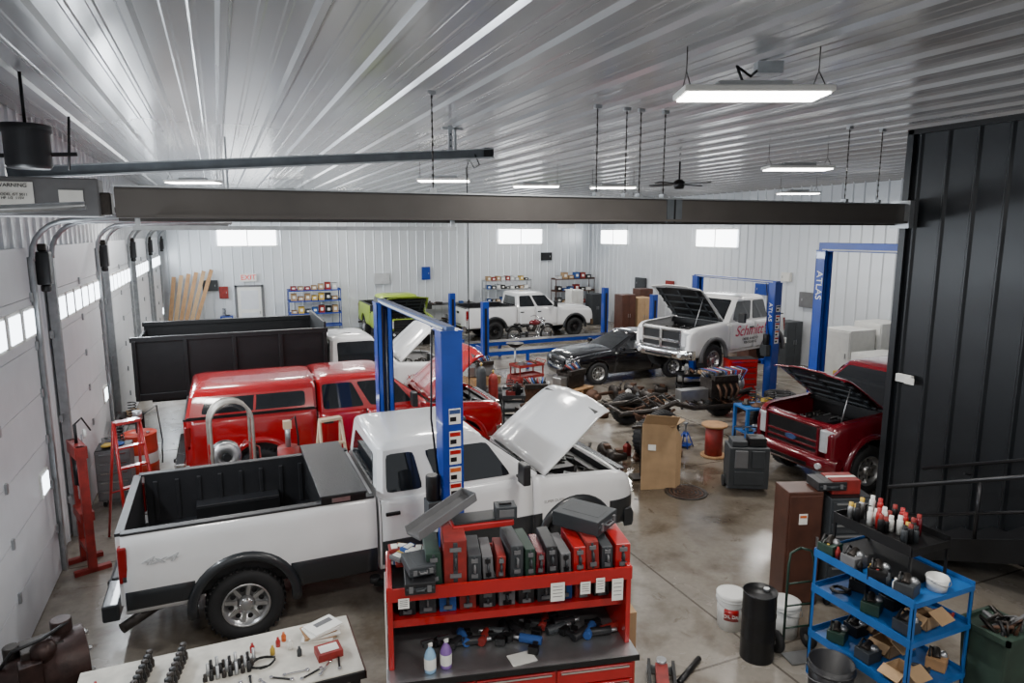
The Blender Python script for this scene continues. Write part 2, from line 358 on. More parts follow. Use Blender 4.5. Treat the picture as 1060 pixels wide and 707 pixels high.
def skin(mb,s,x0,x1,zl,zt,hw,mt,arches=(),taper=None,off=0,th=.1,ref=None,sh=.055):
    xs=set([x0,x1]); n=max(2,int((x1-x0)/.12))
    for i in range(1,n): xs.add(x0+(x1-x0)*i/n)
    for (cx,cz,r) in arches:
        a0=math.asin((zl-cz)/r) if zl>cz-r else 0
        for i in range(17):
            t=pi-a0-(pi-2*a0)*i/16; xx=cx+r*math.cos(t)
            if x0<=xx<=x1: xs.add(xx)
    if taper:
        for i in range(6):
            xx=taper-.3+.3*i/5
            if x0<xx<x1: xs.add(xx)
    xs=sorted(xs); ys=[xs[0]]
    for x in xs[1:]:
        if x-ys[-1]>.006: ys.append(x)
    xs=ys
    def low(x):
        z=zl
        for (cx,cz,r) in arches:
            if abs(x-cx)<r-1e-4: z=max(z,cz+math.sqrt(r*r-(x-cx)**2))
        return z
    vo=[];vi=[]; m=len(TS)
    for x in xs:
        a=low(x); b_=zt(x); tp=0
        if taper and x>taper-.3: tp=.1*((x-taper+.3)/.3)**2
        rf=ref(x) if ref else b_
        for t in TS:
            z=a+(b_-a)*t; d=rf-z
            ins=0
            if d<.11: ins+=sh*(1-max(d,0)/.11)**2
            if z>1.0: ins+=.03*(z-1.0)/.4
            if z<.78: ins+=.045*((.78-z)/.28)**2
            y=hw-ins-tp+off
            vo.append((x,s*y,z)); vi.append((x,s*(y-th),z))
    fs=[]; nx=len(xs)
    for i in range(nx-1):
        for j in range(m-1): fs.append((i*m+j,(i+1)*m+j,(i+1)*m+j+1,i*m+j+1))
    mb.add(vo,fs,mt,True); mb.add(vi,fs,mt,True)
    K=nx*m; al=vo+vi; e=[]
    for i in range(nx-1):
        e.append((i*m,(i+1)*m,K+(i+1)*m,K+i*m)); e.append((i*m+m-1,(i+1)*m+m-1,K+(i+1)*m+m-1,K+i*m+m-1))
    for j in range(m-1):
        e.append((j,j+1,K+j+1,K+j)); q=(nx-1)*m; e.append((q+j,q+j+1,K+q+j+1,K+q+j))
    mb.add(al,e,mt); return mb
def quadpt(q,s,t):
    a=q[0].lerp(q[1],s); b_=q[3].lerp(q[2],s); return a.lerp(b_,t)
def winpart(P,name,q,st,out,mt=GLASS):
    n=(q[1]-q[0]).cross(q[3]-q[0]).normalized()
    if n.dot(out)<0: n=-n
    vs=[quadpt(q,*x) for x in st]
    rv=[]
    for i in range(len(vs)):
        p,c_,nx=vs[i-1],vs[i],vs[(i+1)%len(vs)]
        d1=(p-c_);d2=(nx-c_); r1=min(.06,d1.length*.3); r2=min(.06,d2.length*.3); a=c_+d1.normalized()*r1; b_=c_+d2.normalized()*r2
        rv+=[a,(a+b_)*.2+c_*.6,b_]
    vs=rv; m=len(vs)
    mb=MB().add([v+n*.002 for v in vs]+[v+n*.01 for v in vs],[tuple(range(m)),tuple(range(2*m-1,m-1,-1))]+[(i,(i+1)%m,m+(i+1)%m,m+i) for i in range(m)],mt)
    return obj(name,mb,P)
def greenhouse(P,paint,cr,xw,rr,rf,zb,zt,yb,yt,sidewins,name='cab_roof'):
    V=Vector
    def ring(x0,x1,y,z,c):
        c=min(c,y*.5); return [(x0+c,-y,z),(x1-c*1.2,-y,z),(x1,-y+c*1.5,z),(x1,y-c*1.5,z),(x1-c*1.2,y,z),(x0+c,y,z),(x0,y-c,z),(x0,-y+c,z)]
    zr=zt-.1
    mb=MB().loft([ring(cr,xw,yb,zb,.06),ring(rr,rf,yt,zr,.06)],paint)
    rings=[ring(rr,rf,yt,zr,.06)]
    for a,dz in ((.012,.03),(.035,.055),(.08,.075),(.17,.092),(.3,.102),(.45,.107)):
        rings.append(ring(rr+a*.9,rf-a*1.1,yt-a,zr+dz,.06+a*.2))
    mb.loft(rings,paint,True)
    obj(name,mb,P)
    for s in (-1,1):
        q=[V((cr,s*yb,zb)),V((xw,s*yb,zb)),V((rf,s*yt,zr)),V((rr,s*yt,zr))]
        for st in sidewins: winpart(P,'side_window',q,st,V((0,s,0)))
    q=[V((xw,-yb,zb)),V((xw,yb,zb)),V((rf,yt,zr)),V((rf,-yt,zr))]
    winpart(P,'windshield',q,[(.07,.04),(.93,.04),(.91,.97),(.09,.97)],V((1,0,.3)))
    q=[V((cr,-yb,zb)),V((cr,yb,zb)),V((rr,yt,zr)),V((rr,-yt,zr))]
    winpart(P,'rear_window',q,[(.14,.15),(.86,.15),(.84,.85),(.16,.85)],V((-1,0,.2)))
def pickup(label,loc,rz,paint,**k):
    o=dict(wb=3.7,re=-1.2,fe=.9,cr=1.35,xw=3.15,rr=1.42,rf=2.5,zt=1.93,belt=1.3,rail=1.38,hz=1.2,W=1.98,wr=.39,hood=0,lower=None,flare=None,topper=False,bed='open',
       doors=[(1.45,2.2),(2.22,3.15)],wins=None,rim=ALU,bump=CHROME,cat='pickup truck',name='pickup_truck',liner=PLA,toolbox=False,grille='bars')
    o.update(k); g=lambda n:o[n]
    wb,re,cr,xw,belt,rail_,hz,wr=map(g,('wb','re','cr','xw','belt','rail','hz','wr')); fx=wb+o['fe']
    T=thing(o['name'],label,o['cat'],loc,rz); hw=o['W']/2; ar=wr+.1; zc=wr+.05
    top=lerpf([(cr,belt+.02),(xw-.1,belt+.01),(xw+.15,hz+.05),(fx-.35,hz-.01),(fx-.15,hz-.04),(fx-.04,hz-.1),(fx,hz-.22)])
    mb=MB(); D0=o['doors'][0][0]; D1=o['doors'][-1][1]; ach=[(wb,zc,ar)]
    for s in (-1,1):
        if D0-cr>.03: skin(mb,s,cr+.02,D0-.008,.5,top,hw,paint)
        skin(mb,s,D1+.008,fx,.5,top,hw,paint,ach,fx)
        skin(mb,s,D0-.008,D1+.008,.5,lerpf([(0,.555),(9,.555)]),hw,paint,ref=top)
        mb.bb(D0-.01,D1+.01,s*(hw-.12),s*(hw-.06),.54,belt-.01,BLK)
    mb.bb(cr+.03,xw,-hw+.12,hw-.12,.48,belt-.03,BLK); mb.bb(cr+.025,cr+.06,-hw+.06,hw-.06,.5,belt,paint)
    mb.bb(xw-.05,xw+.12,-hw+.1,hw-.1,belt-.12,hz+.03,BLK)
    obj('body',mb,T)
    fr=MB().bb(re+.15,fx-.2,-.45,-.35,.42,.55,BLK).bb(re+.15,fx-.2,.35,.45,.42,.55,BLK).cyl((0,-hw+.2,wr),(0,hw-.2,wr),.06,BLK).cyl((wb,-hw+.2,wr),(wb,hw-.2,wr),.06,BLK).sph((0,0,wr),.17,BLK).cyl((0,0,wr),(wb*.6,0,.5),.05,BLK)
    fr.bb(xw-.02,fx-.1,-hw+.12,hw-.12,.5,.62,BLK)
    for xx in (0,wb): fr.bb(xx-ar,xx+ar,-hw+.36,-hw+.38,.45,.95,BLK).bb(xx-ar,xx+ar,hw-.38,hw-.36,.45,.95,BLK)
    obj('chassis_frame',fr,T)
    for s in (-1,1):
        for (a,c_) in o['doors']:
            D=obj('door',skin(MB(),s,a,c_,.562,lerpf([(0,belt-.005),(9,belt-.005)]),hw,paint,ref=top,th=.05,off=.001),T)
            obj('door_handle',MB().box(a+.13,s*(hw-.0),belt-.17,.17,.035,.04,BLK),D,bevel=.008)
            if o['lower']: obj('lower_trim',skin(MB(),s,a,c_,.562,lerpf([(0,.86),(9,.86)]),hw,o['lower'],ref=top,th=.01,off=.012),D)
        obj('side_mirror',MB().box(xw-.28,s*(hw+.17),belt+.14,.1,.2,.26,PLA).box(xw-.28,s*(hw+.03),belt+.05,.05,.16,.04,PLA),T,bevel=.03)
        if o['lower']:
            low=lerpf([(0,.86),(9,.86)])
            obj('lower_cladding',skin(MB(),s,D1+.008 if D1<wb-ar else wb-ar-.1,wb-ar+.0,.5,low,hw,o['lower'],ref=top,th=.01,off=.012),T)
            obj('lower_cladding',skin(MB(),s,wb+ar+.0,fx,.5,low,hw,o['lower'],(),fx,ref=top,th=.01,off=.012),T)
            if o['bed']=='open':
                obj('lower_cladding',skin(MB(),s,ar-.02,cr-.015,.5,low,hw,o['lower'],th=.01,off=.012),T)
                obj('lower_cladding',skin(MB(),s,re+.01,-ar+.02,.6,low,hw,o['lower'],th=.01,off=.012),T)
        if o['flare']:
            for xx in ((0,wb) if o['bed']!='dump' else (wb,)):
                m=MB(); rs=[]
                for t in [pi+.12-(pi+.24)*i/20 for i in range(21)]:
                    c_,s_=math.cos(t),math.sin(t)
                    rs.append([(xx+(ar+dr_)*c_,s*(hw+dy),zc+(ar+dr_)*s_) for dr_,dy in ((.085,-.03),(.075,.012),(.045,.04),(.01,.045),(-.02,.035),(-.025,-.06))])
                obj('fender_flare',m.loft(rs,o['flare'],True),T)
        for xx in (0,wb): wheel(T,xx,s*(hw-.14),wr,.27,s,o['rim'])
    wn=o['wins'] or [[(.05,.1),(.42,.1),(.44,.93),(.06,.93)],[(.48,.1),(.88,.1),(.975,.93),(.5,.93)]]
    greenhouse(T,paint,cr+.02,xw+.05,o['rr'],o['rf'],belt-.01,o['zt'],hw-.07,hw-.23,wn)
    fa=MB(); rs=[]
    for i in range(9):
        u=-1+i/4; xx=fx-.03-.09*abs(u)**3; y=u*(hw-.1)
        rs.append([(xx-.06,y,.6),(xx,y,.6),(xx+.01,y,.85),(xx,y,hz-.18),(xx-.03,y,hz-.09),(xx-.1,y,hz-.06)])
    obj('front_panel',fa.loft(rs,paint,True),T)
    gw=hw-.38
    gm=MB().bb(fx-.06,fx+.01,-gw,gw,.7,hz-.1,BLK)
    tm=o['bump'] if o['bump'] is not CHAR else CHROME
    for z in (.7,hz-.12): gm.bb(fx-.04,fx+.035,-gw-.03,gw+.03,z-.005,z+.035,tm)
    for s in (-1,1): gm.bb(fx-.04,fx+.035,s*gw,s*(gw+.04),.7,hz-.09,tm)
    if o['grille']=='cross':
        gm.bb(fx-.02,fx+.045,-.045,.045,.7,hz-.1,tm).bb(fx-.02,fx+.045,-gw,gw,.86,.93,tm)
    else:
        for i in range(2): gm.bb(fx,fx+.03,-gw,gw,.8+i*.11,.835+i*.11,tm)
        gm.add([(fx+.04,.12*math.cos(a),.88+.05*math.sin(a)) for a in [pi*j/10 for j in range(20)]]+[(fx+.01,.12*math.cos(a),.88+.05*math.sin(a)) for a in [pi*j/10 for j in range(20)]],[tuple(range(20))]+[(j,(j+1)%20,20+(j+1)%20,20+j) for j in range(20)],BLUED)
    obj('grille',gm,T,bevel=.005)
    for s in (-1,1): obj('headlight',MB().prism([(fx-.24,s*(hw-.045)),(fx-.06,s*(hw-.08)),(fx+.015,s*(hw-.2)),(fx+.02,s*(gw+.05)),(fx-.1,s*(gw+.05))],'z',.78,hz-.14,HEADL),T,bevel=.02)
    rs=[]
    for i in range(13):
        u=-1+i/6; xx=fx+.12-.14*abs(u)**4; y=u*(hw+.0)
        rs.append([(xx-.14,y,.46),(xx-.02,y,.46),(xx,y,.52),(xx,y,.64),(xx-.03,y,.7),(xx-.14,y,.7)])
    obj('front_bumper',MB().loft(rs,o['bump'],True).bb(fx+.06,fx+.125,-.45,.45,.5,.56,BLK),T)
    for s in (-1,1): obj('fog_light',MB().cyl((fx+.05,s*.68,.56),(fx+.125,s*.68,.56),.05,HEADL),T)
    obj('radiator_support',MB().bb(fx-.2,fx-.12,-hw+.16,hw-.16,.6,hz-.08,BLK),T)
    x0=xw+.1; Lh=fx-.06-x0; hwid=hw-.1; hr=[]
    US=[0,.1,.25,.4,.55,.7,.86,.94,.98,1]; VS=[-1,-.97,-.8,-.55,-.47,-.2,0,.2,.47,.55,.8,.97,1]
    for u in US:
        zz=-.03*u*u-(.06*max(0,(u-.86)/.14)**2); wv=hwid*(1-.08*u*u); ln=Lh*u
        topp=[(ln+ (-.05*abs(v)**3 if u>.85 else 0),wv*v,zz+.015*(1-v*v)+(.02 if abs(v)<.5 else 0)-(.02 if abs(v)>.98 else 0)) for v in VS]
        hr.append(topp+[(p[0],p[1],p[2]-.016) for p in reversed(topp)])
    H=obj('hood',MB().loft(hr,paint,True),T,(x0,0,hz+.06+(.03 if o['hood'] else 0)),(0,-o['hood'],0))
    if o['hood']:
        lm=MB().bb(.06,Lh-.16,-hwid+.14,hwid-.14,-.06,-.02,BLK)
        for i in range(4): lm.bb(.1+i*Lh*.2,.15+i*Lh*.2,-hwid+.12,hwid-.12,-.08,-.05,DGREY)
        for s in (-1,0,1): lm.bb(.08,Lh-.2,s*.6-.03,s*.6+.03,-.08,-.05,DGREY)
        obj('hood_liner',lm,H)
        en=MB(); rr_=random.Random(int(abs(loc[0]*100)))
        en.bb(x0+.05,fx-.35,-.32,.32,.6,1.0,GRIME).bb(x0+.15,fx-.5,-.2,.2,1.0,1.1,PLA)
        en.bb(fx-.34,fx-.22,-.55,.55,.62,1.08,BLK).bb(x0+.1,x0+.42,hw-.5,hw-.22,.8,1.05,PLA).bb(fx-.65,fx-.35,-hw+.2,-hw+.48,.8,1.03,DGREY)
        for i in range(18):
            a=x0+.1+rr_.random()*(Lh-.5); y_=(rr_.random()-.5)*1.3
            en.tube([(a,y_,1.0),(a+.1,y_+.1,1.13),(a+.2,y_+.05,1.1),(a+.28,y_+.2,.98)],.018,[BLK,STEEL,GRIME][i%3],6)
            en.cyl((a,y_,.85),(a,y_,1.07),.05+.03*rr_.random(),[GRIME,ALU,PLA][i%3],n=10)
        obj('engine',en,T)
        obj('prop_rod',MB().cyl((fx-.35,hw-.25,hz-.1),(x0+math.cos(o['hood'])*Lh*.7,hw-.3,hz+.03+math.sin(o['hood'])*Lh*.7),.01,STEEL,n=6),T)
    if o['bed']=='open':
        mb=MB(); ml=MB(); rl=lerpf([(re,rail_),(cr,rail_)])
        for s in (-1,1):
            skin(mb,s,re,cr-.01,.55,rl,hw,paint,[(0,zc,ar)],th=.04,sh=.03)
            ml.bb(re+.06,cr-.06,s*(hw-.15),s*(hw-.09),.74,rail_+.012,o['liner'])
            ml.bb(max(re+.1,-.5),min(.5,cr-.1),s*(hw-.36),s*(hw-.12),.74,.98,o['liner'])
            ml.bb(re,cr-.02,s*(hw-.15),s*(hw-.045),rail_-.004,rail_+.022,o['liner'])
        mb.bb(re,cr-.01,-hw+.1,hw-.1,.62,.74,BLK); mb.bb(cr-.05,cr-.01,-hw+.08,hw-.08,.6,rail_-.01,paint)
        obj('bed',mb,T)
        ml.bb(re,cr-.04,-hw+.12,hw-.12,.74,.77,o['liner']).bb(cr-.1,cr-.05,-hw+.12,hw-.12,.74,rail_+.01,o['liner'])
        for i in range(12): ml.bb(re+.05,cr-.1,-.66+i*.12,-.62+i*.12,.77,.785,o['liner'])
        for i in range(max(0,int((cr-re)/.25)-1)):
            for s in (-1,1): ml.bb(re+.15+i*.25,re+.2+i*.25,s*(hw-.17),s*(hw-.14),.78,rail_-.08,o['liner'])
        obj('bed_liner',ml,T,bevel=.01)
        TG=obj('tailgate',MB().bb(re-.05,re,-hw+.1,hw-.1,.62,rail_-.02,paint).bb(re-.06,re-.05,-hw+.25,hw-.25,.7,1.25,paint).bb(re,re+.03,-hw+.12,hw-.12,.7,rail_-.01,o['liner']).bb(re-.055,re+.03,-hw+.1,hw-.1,rail_-.02,rail_+.015,o['liner']),T,bevel=.012)
        obj('tailgate_handle',MB().box(re-.065,0,1.15,.03,.25,.09,BLK),TG)
        for s in (-1,1): obj('taillight',MB().bb(re-.035,re+.05,s*(hw-.1),s*(hw+.0),.9,1.28,LAMPR),T,bevel=.015)
    if o['topper']:
        def rg(x,y,z,c): return [(re-.02+x+c,-y,z),(cr-.0-c,-y,z),(cr-.0,-y+c,z),(cr-.0,y-c,z),(cr-.0-c,y,z),(re-.02+x+c,y,z),(re-.02+x,y-c,z),(re-.02+x,-y+c,z)]
        m=MB().loft([rg(0,hw-.04,rail_+.02,.05),rg(.08,hw-.14,rail_+.36,.05)],paint)
        m.loft([rg(.08,hw-.14,rail_+.36,.05),rg(.1,hw-.16,rail_+.41,.06),rg(.14,hw-.21,rail_+.45,.08),rg(.22,hw-.3,rail_+.48,.1),rg(.4,hw-.5,rail_+.5,.12)],paint,True)
        m.bb(re,cr-.04,-hw+.03,-hw+.06,rail_+.015,rail_+.05,BLK).bb(re,cr-.04,hw-.06,hw-.03,rail_+.015,rail_+.05,BLK)
        tp=obj('truck_cap',m,T)
        V=Vector
        for s in (-1,1):
            q=[V((re,s*(hw-.04),rail_+.02)),V((cr-.03,s*(hw-.04),rail_+.02)),V((cr-.03,s*(hw-.14),rail_+.36)),V((re+.08,s*(hw-.14),rail_+.36))]
            winpart(tp,'cap_window',q,[(.1,.18),(.92,.18),(.92,.9),(.12,.9)],V((0,s,.2)))
            w_=winpart(tp,'window_divider',q,[(.5,.18),(.52,.18),(.52,.9),(.5,.9)],V((0,s,.2)),paint); w_.location=(0,s*.004,0)
        q=[V((re-.02,-hw+.04,rail_+.02)),V((re-.02,hw-.04,rail_+.02)),V((re+.06,hw-.14,rail_+.36)),V((re+.06,-hw+.14,rail_+.36))]
        winpart(tp,'cap_rear_window',q,[(.1,.15),(.9,.15),(.88,.85),(.12,.85)],V((-1,0,.2)))
    if o['bed']=='dump':
        m=MB(); x0_=-2.0;x1_=cr-.08;w=1.28;z0=1.15;z1=2.27
        m.bb(x0_,x1_,-w,w,z0-.1,z0,BLK)
        for s in (-1,1):
            m.bb(x0_,x1_,s*w,s*(w-.05),z0-.1,z1,BLK); m.bb(x0_-.03,x1_+.03,s*(w+.05),s*(w-.07),z1-.03,z1+.07,BLK)
            for i in range(5): m.bb(x0_+i*(x1_-x0_-.08)/4,x0_+.08+i*(x1_-x0_-.08)/4,s*w,s*(w+.06),z0-.1,z1,BLK)
            m.bb(x0_,x1_,s*w,s*(w+.05),z0-.1,z0+.04,BLK)
        m.bb(x0_,x0_+.05,-w,w,z0,z1-.1,BLK).bb(x1_-.05,x1_,-w,w,z0,z1+.2,BLK)
        obj('dump_bed',m,T,bevel=.01)
        obj('hoist',MB().cyl((-.6,0,.6),(.6,0,1.05),.09,STEEL).bb(-1.8,1.6,-.4,-.3,.8,1.05,BLK).bb(-1.8,1.6,.3,.4,.8,1.05,BLK),T)
        for s in (-1,1): wheel(T,0,s*(hw-.42),wr,.27,s,o['rim'])
    else:
        obj('rear_bumper',MB().bb(re-.22,re-.06,-hw+.03,hw-.03,.5,.68,o['bump']).bb(re-.2,re-.07,-.4,.4,.66,.7,BLK).bb(re-.3,re-.2,-.04,.04,.42,.5,BLK),T,bevel=.03)
        obj('exhaust_pipe',MB().tube([(re+.6,-hw+.35,.5),(re+.25,-hw+.25,.48),(re-.05,-hw+.02,.42)],.055,GRIME,12),T)
    if o['toolbox']:
        m=MB().bb(cr-.62,cr-.12,-hw+.02,hw-.02,rail_+.02,rail_+.09,BLK).bb(cr-.6,cr-.14,-hw+.17,hw-.17,.95,rail_+.05,BLK)
        tb=obj('bed_toolbox',m,T,bevel=.01)
        dp=mat('diamond_plate_black',(.03,.032,.035),.3,.6,.3,60,bump=.6)
        obj('toolbox_lid',MB().bb(cr-.63,cr-.11,-hw,hw,rail_+.09,rail_+.12,dp),tb,bevel=.008)
        obj('toolbox_badge',MB().bb(cr-.5,cr-.3,-hw+.012,-hw+.02,rail_+.03,rail_+.08,ALU),tb)
    return T
W1=pickup('white extended-cab pickup with charcoal lower trim, raised hood and open bed',(.04,8.37,0),0,WHITE,wb=4.05,re=-1.13,cr=1.45,xw=3.5,rr=1.52,rf=2.85,zt=1.97,belt=1.35,rail=1.39,hz=1.24,W=2.02,wr=.4,hood=.7,
   lower=CHAR,flare=CHAR,doors=[(1.5,2.1),(2.12,3.42)],wins=[[(.05,.12),(.27,.12),(.3,.92),(.065,.92)],[(.37,.12),(.84,.12),(.97,.92),(.4,.92)]],bump=CHAR,toolbox=True)
text(W1,'4x4',.11,(-.8,-1.012,1.1),(pi/2,0,0),LGREY,sx=2,shear=.3,outline=True)
text(W1,'SUPER DUTY',.05,(3.72,-1.012,1.0),(pi/2,0,0),CHROME)
R1=pickup('red crew-cab pickup with matching bed cap and raised hood',(.45,12.75,0),0,RED,wb=3.55,re=-1.1,cr=.95,xw=2.9,rr=.98,rf=2.3,zt=1.9,hood=.7,topper=True,doors=[(1.0,1.8),(1.82,2.8)],bump=CHROME,flare=RED)
D1=pickup('white truck with tall black steel dump bed and raised hood',(.3,16.4,0),0,WHITE,wb=3.95,cr=1.85,xw=3.4,rr=1.92,rf=2.9,zt=2.05,belt=1.38,hz=1.3,hood=.75,bed='dump',doors=[(2.0,3.3)],wins=[[(.12,.1),(.86,.1),(.96,.93),(.14,.93)]],name='dump_truck',cat='dump truck')
text(D1,'XTREME',.16,(3.9,-1.0,1.0),(pi/2,0,0),RED,shear=.3)
RM=pickup('white service pickup with magenta door lettering and open hood on lift',(13.95,15.3,.74),pi+.22,WHITE,wb=2.6,re=-.5,cr=.12,xw=2.0,rr=.2,rf=1.45,doors=[(.18,.88),(.9,1.93)],hood=.8,bump=CHROME,zt=1.97,hz=1.28,grille='cross',flare=MGREY)
text(RM,"Schmitt's",.4,(1.05,1.006,1.05),(pi/2,0,pi),MAG,shear=.35)
text(RM,'DIESEL & AUTO\n920-555-0142',.1,(1.1,1.008,.78),(pi/2,0,pi),BLK)
MR=pickup('maroon pickup truck with its hood propped open beside the wall',(13.3,8.52,.02),pi,MAROON,wb=3.5,fe=.82,cr=1.15,xw=2.95,doors=[(1.22,2.05),(2.07,2.9)],rf=2.35,rr=1.2,hood=.62,bump=MAROON,zt=2.0,belt=1.38,hz=1.3,wr=.42,rail=1.42,W=1.86,flare=MAROON)
FW=pickup('white crew-cab pickup with dark windows parked by the far wall',(10.2,26.4,0),0,WHITE,wb=3.7,cr=1.0,xw=2.95,rr=1.08,rf=2.3,doors=[(1.08,1.85),(1.87,2.85)],rim=BLK,bump=CHROME,flare=CHAR)
LM=pickup('lime green pickup truck with open hood near the far wall',(6.6,29.4,0),-pi/2,LIME,wb=3.4,re=-1.1,hood=.8,bump=BLK)
def sedan(label,loc,rz,paint):
    T=thing('sedan',label,'car',loc,rz); wb=2.65;wr=.33;hw=.9;ar=.38; fx=wb+.88
    top=lerpf([(-.98,.9),(-.9,.98),(-.5,1.02),(0,1.0),(wb-.55,.97),(wb+.1,.92),(wb+.6,.85),(fx-.06,.78),(fx,.66)])
    mb=MB(); ach=[(0,.35,ar),(wb,.35,ar)]
    for s in (-1,1): skin(mb,s,-.98,fx,.28,top,hw,paint,ach,fx,th=.2,sh=.1)
    rs=[]
    for i in range(40):
        x=-.99+(fx+.97)*i/39; z=top(x); w=hw-.12-(.1*max(0,(x-fx+.3)/.3)**2 if x>fx-.3 else 0)
        rs.append([(x,-w,.3),(x,-w,z-.01),(x,-w*.7,z+.03),(x,0,z+.045),(x,w*.7,z+.03),(x,w,z-.01),(x,w,.3)])
    obj('body',mb,T); obj('hood_and_deck',MB().loft(rs,paint,True),T)
    greenhouse(T,paint,-.55,wb-.5,.25,1.35,.96,1.45,hw-.1,hw-.28,[[(.12,.12),(.42,.12),(.44,.88),(.24,.88)],[(.45,.12),(.88,.12),(.95,.88),(.47,.88)]])
    for s in (-1,1):
        D=obj('door',skin(MB(),s,.72,wb-.55,.33,lerpf([(0,.93),(9,.93)]),hw,paint,ref=top,th=.03,off=.006,sh=.1),T)
        obj('door_handle',MB().box(.95,s*(hw),.84,.16,.03,.03,paint),D)
        obj('headlight',MB().prism([(fx-.25,s*(hw-.08)),(fx-.05,s*(hw-.14)),(fx+.01,s*(hw-.4)),(fx-.15,s*(hw-.4))],'z',.62,.73,HEADL),T,bevel=.02)
        obj('taillight',MB().bb(-1.02,-.9,s*(hw-.4),s*(hw-.08),.72,.9,LAMPR),T,bevel=.02)
        obj('side_mirror',MB().box(wb-.75,s*(hw+.06),1.02,.1,.18,.12,paint),T,bevel=.02)
        for x in (0,wb): wheel(T,x,s*(hw-.12),wr,.21,s,ALU)
    obj('grille',MB().bb(fx-.02,fx+.02,-.4,.4,.56,.7,BLK).bb(fx+.0,fx+.03,-.1,.1,.6,.64,CHROME),T)
    rs=[]
    for i in range(11):
        u=-1+i/5; xx=fx+.09-.14*abs(u)**3; rs.append([(xx-.15,u*(hw-.04),.28),(xx-.02,u*(hw-.04),.28),(xx,u*(hw-.04),.38),(xx-.03,u*(hw-.04),.54),(xx-.15,u*(hw-.04),.56)])
    obj('front_bumper',MB().loft(rs,paint,True),T)
    obj('rear_bumper',MB().bb(-1.09,-.96,-hw+.06,hw-.06,.33,.62,paint),T,bevel=.05)
    return T
sedan('glossy black sedan parked beside the blue vehicle lifts',(12.6,17.6,0),pi,BLACKP)
# ============ LIFTS ============
def two_post(label,x,y0,y1,H,txt='ATLAS',ts=.17,za=.34,bt=.08,bh=.06,bm=None):
    T=thing('two_post_lift',label,'vehicle lift',(x,0,0)); h_=.115
    for y,s in ((y0,1),(y1,-1)):
        m=MB().bb(-h_,h_,y-s*.13,y-s*.11,0,H,BLUE).bb(-h_,-h_+.012,y-s*.12,y+s*.12,0,H,BLUE).bb(h_-.012,h_,y-s*.12,y+s*.12,0,H,BLUE)
        m.bb(-h_,-.05,y+s*.108,y+s*.12,0,H,BLUE).bb(.05,h_,y+s*.108,y+s*.12,0,H,BLUE)
        m.bb(-h_-.01,h_+.01,y-.135,y+.135,H,H+.02,BLUE)
        P=obj('post',m,T)
        obj('base_plate',MB().bb(-.25,.25,y-.2,y+.2,0,.02,BLUE),T)
        obj('carriage',MB().bb(-.1,.1,y-.09,y+.09,za,za+.8,GRIME).bb(-.18,.18,y+s*.1,y+s*.26,za-.04,za+.08,BLUE),T)
        obj('lift_chain',MB().bb(-.02,.0,y-.02,y+.0,za+.8,H-.05,GRIME).cyl((.04,y,za+.8),(.04,y,H-.1),.02,STEEL),T)
        for q in (-1,1):
            obj('lift_arm',MB().tube([(q*.15,y+s*.18,za),(q*.5,y+s*.45,za),(q*.75,y+s*.6,za)],.05,BLK,6).cyl((q*.75,y+s*.6,za),(q*.75,y+s*.6,za+.07),.06,RUB),T)
        if txt: text(P,txt,ts,(-h_-.003,y,H-.75),(pi/2,pi/2,-pi/2),WPL)
        if s>0:
            for zz,m1 in ((2.45,BLUED),(2.2,TRED),(2.0,TRED),(1.8,ORANGE),(1.62,TRED)):
                obj('warning_sticker',MB().box(.02,y-s*.133,zz,.13,.006,.17,PAPER).box(.02,y-s*.137,zz+.05,.12,.003,.045,m1).box(.0,y-s*.137,zz-.03,.07,.003,.05,BLK),P)
            obj('power_unit',MB().box(-.2,y,1.35,.16,.2,.3,DGREY).cyl((-.2,y,1.5),(-.2,y,1.78),.08,BLK),T,bevel=.01)
    obj('overhead_beam',MB().bb(-bt,bt,y0-.1,y1+.1,H-.01,H+bh,bm or BLUED).bb(-bt-.015,-bt,y0,y1,H+.01,H+.04,LGREY),T,bevel=.01)
    obj('hydraulic_hose',MB().tube([(-.13,y0,1.7),(-.19,y0+.05,2.4),(-.16,y0+.1,H-.3),(-.12,y0+.2,H)],.012,BLK,6),T)
    return T
two_post('blue two-post vehicle lift standing around the white extended-cab pickup',2.2,6.84,10.0,3.36,txt=None,bt=.05)
two_post('blue two-post vehicle lift holding the white service pickup',13.2,13.4,16.5,3.1,za=1.0,bm=BLUE)
two_post('tall blue two-post vehicle lift with overhead beam beside maroon pickup',12.2,7.25,11.0,4.0,ts=.22,bh=.18,bm=BLUE)
T=thing('four_post_lift','blue four-post drive-on lift with runways lowered near the floor','vehicle lift',(0,0,0))
for x in (7.4,13.6):
    for y in (19.3,22.5): 
        obj('post',MB().bb(x-.1,x+.1,y-.1,y+.1,0,2.3,BLUE).bb(x-.18,x+.18,y-.18,y+.18,0,.02,BLUE).bb(x-.04,x+.04,y-.105,y-.1,.3,2.1,BLK),T)
    obj('cross_beam',MB().bb(x-.1,x+.1,19.4,22.4,.3,.5,BLUE),T)
for y in (20.0,21.8): obj('runway',MB().bb(7.5,13.5,y-.27,y+.27,.5,.62,BLUE).bb(7.5,13.5,y-.25,y+.25,.62,.63,GRIME).bb(7.45,7.5,y-.27,y+.27,.5,.8,BLUE),T)
for y in (19.7,22.1): obj('support_leg',MB().bb(9,9.1,y,y+.06,0,.5,BLUE),T)
